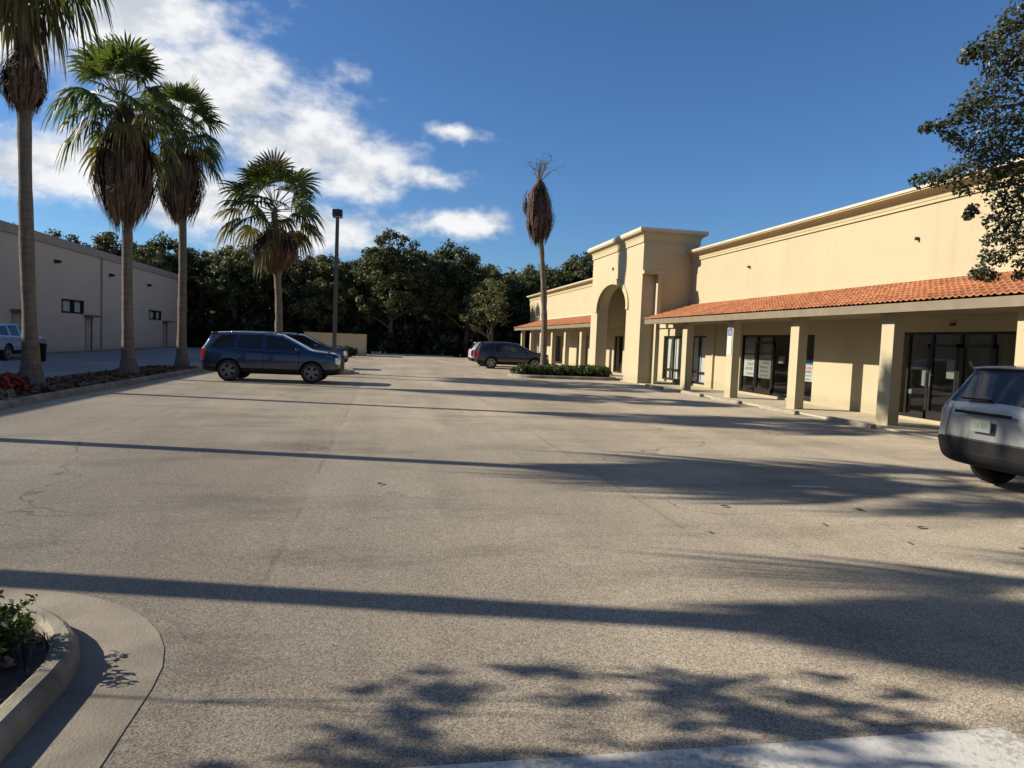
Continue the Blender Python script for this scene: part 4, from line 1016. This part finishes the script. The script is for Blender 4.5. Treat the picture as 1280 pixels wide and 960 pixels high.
# small oak in the kerbed planter, left of the picture: throws the leafy shadow in the foreground
cl = []
for k in range(120):
    a = r5.uniform(0, 6.28); e = r5.uniform(-0.7, 1.3); q = r5.uniform(0.3, 1) ** 0.6
    cl.append((-0.05 + 1.5 * q * math.cos(a) * math.cos(e), 0.15 + 0.58 * q * math.sin(a) * math.cos(e), 3.25 + 0.45 * q * math.sin(e), r5.uniform(0.05, 0.13)))
near_oak('small oak growing in the kerbed planter by the left edge of the picture', (-4.9, 4.2, 0.08), cl, 13, 0.05, ([(0, 0, -0.05), (0.03, 0, 1.2), (0.1, 0.1, 2.6), (0.2, 0.2, 3.4)], [0.02, 0.014, 0.006, 0.004]),
         [([(0.08, 0.08, 2.2), (0.6, 0.2, 2.8), (1.2, 0.3, 3.2)], [0.009, 0.007, 0.004]), ([(0.08, 0.08, 2.2), (-0.5, 0.3, 2.8), (-1.0, 0.3, 3.2)], [0.009, 0.007, 0.004])], 62)

# ------------------------------------------------------------------ cars
def car(name, label, cat, loc, rz, paint, L_=4.6, W_=1.86, H_=1.66, kind='suv', rim='rim', group=None, rails=True, wr=0.355, plate=False, wheelbase=None):
    root = empty(name, loc, rz); tag(root, label, cat, group)
    hw = W_ / 2; k = H_ / 1.66; sx = L_ / 4.6
    # station: x_low, x_belt, x_top, z_bottom, z_belt, z_wtop, z_roof, half-width low, half-width top
    if kind == 'suv':
        S = [(2.32, 2.30, 2.24, .34, .93, .97, .99, .84, .76), (2.20, 2.18, 2.10, .28, .985, 1.02, 1.04, .95, .85), (1.72, 1.70, 1.68, .27, 1.03, 1.06, 1.09, 1.0, .88), (1.30, 1.28, 1.32, .26, 1.06, 1.095, 1.12, 1.0, .87),
             (1.10, 1.04, .30, .26, 1.06, 1.53, 1.60, 1.0, .76), (-.16, -.16, -.20, .26, 1.07, 1.565, 1.655, 1.0, .755), (-.26, -.26, -.28, .26, 1.07, 1.565, 1.66, 1.0, .755), (-1.10, -1.10, -1.06, .26, 1.085, 1.545, 1.655, 1.0, .75), (-1.20, -1.20, -1.15, .26, 1.085, 1.54, 1.65, 1.0, .75),
             (-1.98, -1.96, -1.68, .28, 1.11, 1.50, 1.63, .985, .735), (-2.14, -2.12, -1.99, .31, 1.11, 1.48, 1.60, .965, .71), (-2.28, -2.26, -2.22, .38, 1.08, 1.13, 1.14, .90, .78)]
        glass_side = {4, 6, 8}; ws_, rw = 3, 10
        fw, rwx = 1.40, -1.36
    else:
        S = [(2.30, 2.28, 2.2, .34, .70, .74, .76, .80, .72), (2.14, 2.12, 2.05, .26, .78, .82, .84, .93, .82), (1.7, 1.68, 1.66, .24, .86, .89, .91, 1.0, .86), (.95, .92, .98, .23, .93, .95, .97, 1.0, .84),
             (.72, .66, .05, .23, .94, 1.33, 1.39, 1.0, .70), (-.2, -.2, -.24, .23, .95, 1.36, 1.44, 1.0, .70), (-.28, -.28, -.3, .23, .95, 1.36, 1.44, 1.0, .70), (-1.0, -1.0, -.84, .23, .97, 1.32, 1.41, 1.0, .69), (-1.3, -1.3, -1.0, .23, .98, 1.27, 1.38, 1.0, .68),
             (-1.55, -1.52, -1.62, .24, .99, 1.03, 1.05, 1.0, .78), (-2.1, -2.08, -2.05, .27, .985, 1.02, 1.04, .96, .80), (-2.3, -2.28, -2.26, .34, .93, .97, .985, .88, .74)]
        glass_side = {4, 6}; ws_, rw = 3, 8
        fw, rwx = 1.38, -1.34
        k = H_ / 1.45
    def ring(s):
        xl, xb, xt, zb, zbelt, zw, zr, wl, wt = s; wl *= hw; wt *= hw; xl *= sx; xb *= sx; xt *= sx
        zb, zbelt, zw, zr = zb * k, zbelt * k, zw * k, zr * k
        end = s is S[0] or s is S[-1]; sg_ = 1 if s is S[0] else -1
        def bl(y): return xl + (sg_ * 0.06 * (1 - (y / wl) ** 2) if end else 0)
        def bt(y): return xt + (sg_ * 0.05 * (1 - (y / wl) ** 2) if end else 0)
        return [(bl(0), 0, zb), (bl(.4 * wl), .4 * wl, zb), (bl(.7 * wl), .7 * wl, zb), (bl(.86 * wl), .86 * wl, zb + .01), (xl, .96 * wl, zb + .05), (xl, 1.0 * wl, zb + .2 * k),
                (xl, 1.015 * wl, .66 * k), (xl * .5 + xb * .5, 1.0 * wl, zbelt - .075 * k), (xb, .945 * wl, zbelt), (xt, wt, zw), (bt(.86 * wt), .86 * wt, zr - .025), (bt(.45 * wt), .45 * wt, zr), (bt(0), 0, zr + .008)]
    V = []; idx = {}
    def vid(p, side):
        y = p[1] * side; key = (round(p[0], 5), round(y, 5), round(p[2], 5))
        if key not in idx: idx[key] = len(V); V.append((p[0], y, p[2]))
        return idx[key]
    F = []; MI = []
    rg = [ring(s) for s in S]; NS = len(S)
    # 0 paint 1 glass 2 black 3 tail 4 head
    for side in (1, -1):
        for i in range(NS - 1):
            for j in range(12):
                a, b, c, d = rg[i][j], rg[i + 1][j], rg[i + 1][j + 1], rg[i][j + 1]
                q = [vid(a, side), vid(b, side), vid(c, side), vid(d, side)]
                if side < 0: q.reverse()
                m_ = 0
                if j <= 4: m_ = 2
                if j == 8 and i in glass_side: m_ = 1
                if i == ws_ and j >= 9: m_ = 1
                if i == rw and j >= 9: m_ = 1
                if kind == 'suv' and j == 8 and i == 10: m_ = 0
                if j in ((7,) if plate else (6, 7)) and i == NS - 2: m_ = 3
                if j == 6 and i == 0: m_ = 4
                F.append(tuple(dict.fromkeys(q))); MI.append(m_)
        for e, sgn in ((0, 1), (NS - 1, -1)):
            r_ = rg[e]; x_end = r_[6][0]; wl = r_[6][1]
            def colpts(y, lv):                       # interior columns at level rows 5, 6, 7
                ref = r_[lv]; return (ref[0] + sgn * 0.06 * (1 - (y / wl) ** 2), y, ref[2])
            ys_ = [None, r_[3][1], r_[2][1], r_[1][1], 0.0]
            grid = [[r_[4], r_[3], r_[2], r_[1], r_[0]]]
            for lv in (5, 6, 7): grid.append([r_[lv]] + [colpts(y, lv) for y in ys_[1:]])
            grid.append([r_[8], r_[9], r_[10], r_[11], r_[12]])
            for a in range(4):
                for b in range(4):
                    q = [vid(grid[a][b], side), vid(grid[a][b + 1], side), vid(grid[a + 1][b + 1], side), vid(grid[a + 1][b], side)]
                    if (side * sgn) > 0: q.reverse()
                    m_ = 0
                    if a == 0: m_ = 2
                    if e == 0 and a == 1 and b >= 1: m_ = 2
                    if e == 0 and a == 2: m_ = 4 if b <= 1 else 2
                    if e != 0 and a == 1 and kind == 'suv' and plate: m_ = 2
                    if e != 0 and not plate and a == 2 and b == 0: m_ = 3
                    if e != 0 and plate and a == 3 and b == 0: m_ = 3
                    F.append(tuple(dict.fromkeys(q))); MI.append(m_)
    me = bpy.data.meshes.new('car_cage'); me.from_pydata(V, [], F); me.polygons.foreach_set('material_index', MI)
    mats = [paint, M['car_glass'], M['black_plastic'], M['red_lamp'], M['head_lamp']]
    for m_ in mats: me.materials.append(m_)
    bm = bmesh.new(); bm.from_mesh(me); bmesh.ops.recalc_face_normals(bm, faces=bm.faces)
    cl_ = bm.edges.layers.float.get('crease_edge') or bm.edges.layers.float.new('crease_edge')
    for e in bm.edges:
        ms = {f.material_index for f in e.link_faces}
        if len(ms) > 1: e[cl_] = 0.92 if 1 in ms else 0.6
    cv_ = bm.verts.layers.float.get('crease_vert') or bm.verts.layers.float.new('crease_vert')
    for v in bm.verts:
        ms = {f.material_index for f in v.link_faces}
        if 1 in ms and len(ms) > 1: v[cv_] = 0.8
    bm.to_mesh(me); bm.free()
    ob = link(bpy.data.objects.new('car_cage', me))
    sm = ob.modifiers.new('s', 'SUBSURF'); sm.levels = 3 if plate else 2; sm.render_levels = sm.levels
    cut = MB()
    for wx in (fw * sx, rwx * sx):
        for s in (1, -1):
            y0, y1 = s * (hw - 0.27), s * (hw + 0.3)
            cut.rings([[(wx + (wr + .055) * math.cos(q * 2 * math.pi / 28), yy, wr + (wr + .055) * math.sin(q * 2 * math.pi / 28)) for q in range(28)] for yy in (y0, y1)], mi=2)
    co_ = cut.build('car_cut', mats)
    bo = ob.modifiers.new('b', 'BOOLEAN'); bo.operation = 'DIFFERENCE'; bo.object = co_; bo.solver = 'EXACT'
    dg = bpy.context.evaluated_depsgraph_get(); dg.update()
    em = bpy.data.meshes.new_from_object(ob.evaluated_get(dg))
    bpy.data.objects.remove(ob); bpy.data.objects.remove(co_)
    # split by material and (for glass and lamps) by connected piece
    from mathutils.bvhtree import BVHTree
    bm = bmesh.new(); bm.from_mesh(em); bvh = BVHTree.FromBMesh(bm)
    seen = set(); groups = {0: [], 2: []}; isl_ = []
    for f in bm.faces:
        if f.material_index in (0, 2): groups[f.material_index].append(f); continue
        if f.index in seen: continue
        stack = [f]; seen.add(f.index); part = []
        while stack:
            g = stack.pop(); part.append(g)
            for e in g.edges:
                for h in e.link_faces:
                    if h.index not in seen and h.material_index == f.material_index: seen.add(h.index); stack.append(h)
        isl_.append((f.material_index, part))
    def mk(nm, faces, m_, par=root):
        ids = {}; vs = []; fs = []
        for f in faces:
            q = []
            for v in f.verts:
                if v.index not in ids: ids[v.index] = len(vs); vs.append(v.co[:])
                q.append(ids[v.index])
            fs.append(q)
        mm = bpy.data.meshes.new(nm); mm.from_pydata(vs, [], fs); mm.materials.append(m_)
        mm.polygons.foreach_set('use_smooth', [True] * len(fs)); mm.update()
        return link(bpy.data.objects.new(nm, mm), par)
    bd = mk('body', groups[0], paint); mk('lower_trim', groups[2], M['black_plastic'])
    for mi_, part in isl_:
        if len(part) < 3: continue
        c_ = sum((f.calc_center_median() for f in part), Vector()) / len(part)
        nm = {1: 'windscreen' if c_.x > 0.3 and abs(c_.y) < .2 else ('rear_window' if abs(c_.y) < .2 else 'window'), 3: 'tail_light', 4: 'headlight'}[mi_]
        mk(nm, part, mats[mi_])
    # door shut lines and handles, laid on the body side
    for s in (1, -1):
        sb = MB()
        def strip(pts, w=0.008):
            pp = []
            for (x, z) in pts:
                hit = bvh.ray_cast(Vector((x, s * 3, z)), Vector((0, -s, 0)))
                if hit[0] is not None: pp.append((hit[0], hit[1]))
            for (p, n_), (q, n2) in zip(pp[:-1], pp[1:]):
                d = (q - p).normalized(); t_ = d.cross(n_).normalized() * w
                sb.add([p - t_ + n_ * .003, p + t_ + n_ * .003, q + t_ + n2 * .003, q - t_ + n2 * .003], [(0, 1, 2, 3)])
        zl, zh = .46 * k, 1.04 * k if kind == 'suv' else .92 * k
        for xs in ((0.98, 0.96), (-.21, -.21), (-1.22, -1.08)):
            strip([((xs[0] + (xs[1] - xs[0]) * q / 8) * sx, zl + (zh - zl) * q / 8) for q in range(9)])
        sb.build('door_seams', M['seam'], bd, fix=False)
        for xh in (-.02, -1.02):
            hit = bvh.ray_cast(Vector((xh * sx, s * 3, .93 * k if kind == 'suv' else .84 * k)), Vector((0, -s, 0)))
            if hit[0] is not None:
                p = hit[0]; MB().box(p.x - .1, p.x + .1, p.y - .012 if s > 0 else p.y - .03, p.y + .03 if s > 0 else p.y + .012, p.z - .014, p.z + .014).build('door_handle', paint, root)
        # mirror
        hit = bvh.ray_cast(Vector((.93 * sx, s * 3, 1.02 * k if kind == 'suv' else .9 * k)), Vector((0, -s, 0)))
        if hit[0] is not None:
            p = hit[0]; mr = MB()
            rr = [[(p.x + dx_ + .06 * math.cos(q * math.pi / 5) * f, p.y + s * yy, p.z + .08 + .075 * math.sin(q * math.pi / 5) * f) for q in range(10)] for yy, f, dx_ in ((0.02, .45, 0.0), (.06, .9, .0), (.16, 1.0, -.01), (.205, .7, -.02))]
            mr.rings(rr); mr.build('mirror', paint, root, True)
    if rails and kind == 'suv':
        for s in (1, -1):
            pts = []
            for q in range(13):
                x = (0.10 - 1.5 * q / 12) * sx; hit = bvh.ray_cast(Vector((x, s * hw * .60, 3)), Vector((0, 0, -1)))
                if hit[0] is not None: pts.append((x, s * hw * .60, hit[0].z + (0.03 if 0 < q < 12 else 0.008)))
            MB().tube(pts, 0.014, 6).build('roof_rail', M['chrome'] if rails == 'chrome' else M['black_plastic'], root, True)
    if kind == 'suv':      # spoiler lip over the rear window
        hit = bvh.ray_cast(Vector((-1.95 * sx, 0, 3)), Vector((0, 0, -1))); zz = hit[0].z if hit[0] is not None else 1.58 * k
        sp_ = MB(); sp_.rings([[(-1.84 * sx, y, zz + .012 - .05 * y * y), (-2.06 * sx + .12 * abs(y) ** 2, y, zz - .012 - .05 * y * y), (-2.055 * sx + .12 * abs(y) ** 2, y, zz - .03 - .05 * y * y), (-1.88 * sx, y, zz - .03 - .05 * y * y)] for y in np.linspace(-.6 * hw / .93, .6 * hw / .93, 9)])
        sp_.build('spoiler', paint, root, True)
    if plate:
        def rstrip(pts, w=0.006):
            pp = []; sb = MB()
            for (y, z) in pts:
                hit = bvh.ray_cast(Vector((-4, y, z)), Vector((1, 0, 0)))
                if hit[0] is not None: pp.append((hit[0], hit[1]))
            for (p, n_), (q, n2) in zip(pp[:-1], pp[1:]):
                d = (q - p).normalized(); t_ = d.cross(n_).normalized() * w
                sb.add([p - t_ + n_ * .003, p + t_ + n_ * .003, q + t_ + n2 * .003, q - t_ + n2 * .003], [(0, 1, 2, 3)])
            sb.build('hatch_seam', M['seam'], bd, fix=False)
        for s in (1, -1): rstrip([(s * (.66 - .05 * q / 8), (.67 + .42 * q / 8) * k) for q in range(9)])
        rstrip([(-.66 + 1.32 * q / 14, .675 * k) for q in range(15)]); rstrip([(-.80 + 1.6 * q / 14, .50 * k) for q in range(15)])
    bm.free()
    # wheels
    n = 28; ty = MB(); prof = [(-.105, wr * .66), (-.112, wr * .80), (-.10, wr * .93), (-.07, wr), (.07, wr), (.10, wr * .93), (.112, wr * .80), (.105, wr * .66)]
    ty.rings([[(r_ * math.cos(q * 2 * math.pi / n), y, r_ * math.sin(q * 2 * math.pi / n)) for q in range(n)] for y, r_ in prof], False, False)
    ri = MB(); rp = [(-.075, .0), (-.07, wr * .12), (-.02, wr * .30), (0.0, wr * .5), (-.01, wr * .62)]
    ri.rings([[(r_ * math.cos(q * 2 * math.pi / n), 0.03, r_ * math.sin(q * 2 * math.pi / n)) for q in range(n)] for r_ in (0.01, wr * .66)], True, False, 1)
    ri.rings([[(r_ * math.cos(q * 2 * math.pi / n), y, r_ * math.sin(q * 2 * math.pi / n)) for q in range(n)] for y, r_ in ((.103, wr * .67), (.108, wr * .665), (.10, wr * .60), (.04, wr * .58))], False, False, 0)
    for q in range(5):
        a = q * 2 * math.pi / 5 + .3
        for da_ in (-.13, .13):
            c_, s_ = math.cos(a + da_), math.sin(a + da_); c2, s2 = math.cos(a + da_ * 1.5), math.sin(a + da_ * 1.5)
            wv = .028; ri.add([(c_ * .03 - s_ * wv, .09, s_ * .03 + c_ * wv), (c_ * .03 + s_ * wv, .09, s_ * .03 - c_ * wv), (c2 * wr * .62 + s2 * wv * .7, .085, s2 * wr * .62 - c2 * wv * .7), (c2 * wr * .62 - s2 * wv * .7, .085, s2 * wr * .62 + c2 * wv * .7)], [(0, 1, 2, 3)], 0)
    ri.rings([[(r_ * math.cos(q * 2 * math.pi / 12), y, r_ * math.sin(q * 2 * math.pi / 12)) for q in range(12)] for y, r_ in ((.07, .055), (.10, .055), (.105, .04))], False, True, 0)
    first = None
    for wx in (fw * sx, rwx * sx):
        for s in (1, -1):
            if first is None:
                wh = ty.build('wheel', M['rubber'], root, True); rm_ = ri.build('rim', [M[rim], M['black_plastic']], wh, False, False); first = (wh, rm_)
            else:
                wh = first[0].copy(); col.objects.link(wh); wh.parent = root; r2 = first[1].copy(); col.objects.link(r2); r2.parent = wh
            wh.location = (wx, s * (hw - .135), wr); wh.rotation_euler = (0, rnd.uniform(0, 1.2), 0 if s > 0 else math.pi)
    return root, sx, k, hw

P_BLUE = m_paint('deep_blue_paint', (0.006, 0.019, 0.058), 0.35, 0.25)
P_BLACK = m_paint('black_paint', (0.012, 0.013, 0.016), 0.2, 0.22)
P_DARK = m_paint('dark_slate_paint', (0.022, 0.027, 0.036), 0.3, 0.25)
P_GREY = m_paint('silver_grey_paint', (0.29, 0.295, 0.29), 0.5, 0.33)
P_WHITE = m_paint('white_paint', (0.504, 0.504, 0.504), 0.0, 0.3)
P_PALE = m_paint('pale_blue_paint', (0.33, 0.40, 0.52), 0.3, 0.3)
car('blue_car', 'dark blue estate-backed SUV parked side on with its nose to the right', 'car', (-3.60, 25.35, 0), R(-3), P_BLUE, 4.42, 1.86, 1.66, rim='rim_dark', rails='chrome')
car('dark_car', 'dark slate SUV half hidden behind the blue car and light pole', 'car', (-4.1, 36.3, 0), R(0), P_DARK, 4.7, 1.9, 1.68)
car('black_car', 'black SUV parked nose in beyond the low hedge', 'car', (7.75, 43.0, 0), R(-3), P_BLACK, 4.4, 1.9, 1.64)
car('white_car', 'white car parked just behind the black SUV', 'car', (7.9, 46.6, 0), R(0), P_WHITE, 4.6, 1.85, 1.58)
car('pale_blue_car', 'pale blue car in the shade behind the tallest palm, cut off by the left edge', 'car', (-16.5, 34.9, 0), R(90), P_PALE, 4.5, 1.8, 1.62, rails=False)
g, sx, k, hw = car('silver_car', 'silver grey SUV seen from behind, cut off by the right edge', 'car', (9.48, 7.42, 0), R(-2), P_GREY, 4.35, 1.84, 1.64, plate=True, rails=False)
pm = MB(); pm.box(-2.275, -2.262, -.155, .155, .78, .93, 0); pm.box(-2.277, -2.2755, -.10, -.015, .825, .885, 1); pm.box(-2.277, -2.2755, .02, .10, .825, .885, 1)
pm.build('license_plate', [M['plate'], M['plate_mark']], g)
MB().box(-2.275, -2.245, -.42, .42, .985, 1.02).build('hatch_trim', M['black_plastic'], g)
for s in (-1, 1): MB().box(-2.16, -2.10, s * .66 - .09, s * .66 + .09, .50, .545).build('reflector', M['red_lamp'], g)
MB().box(-2.19, -2.15, -.012, .44, 1.16, 1.178).build('rear_wiper', M['black_plastic'], g)

# bin beside the shaded car, scrap of litter
bn = empty('refuse_bin', (-14.1, 33.1, 0)); tag(bn, 'small dark wheeled bin standing just right of the tallest palm trunk', 'bin')
MB().rings([[(sx_ * w_, sy_ * w_, z) for sx_, sy_ in ((-1, -1), (1, -1), (1, 1), (-1, 1))] for z, w_ in ((0.04, .08), (0.72, .11))]).build('tub', M['black_plastic'], bn)
MB().rings([[(sx_ * w_, sy_ * w_, z) for sx_, sy_ in ((-1, -1), (1, -1), (1, 1), (-1, 1))] for z, w_ in ((0.72, .125), (0.77, .125), (0.8, .06))]).build('lid', M['black_plastic'], bn)
for s in (-1, 1): MB().tube([(-.12, s * .11, .07), (-.12, s * .14, .07)], .07, 12).build('wheel', M['rubber'], bn)
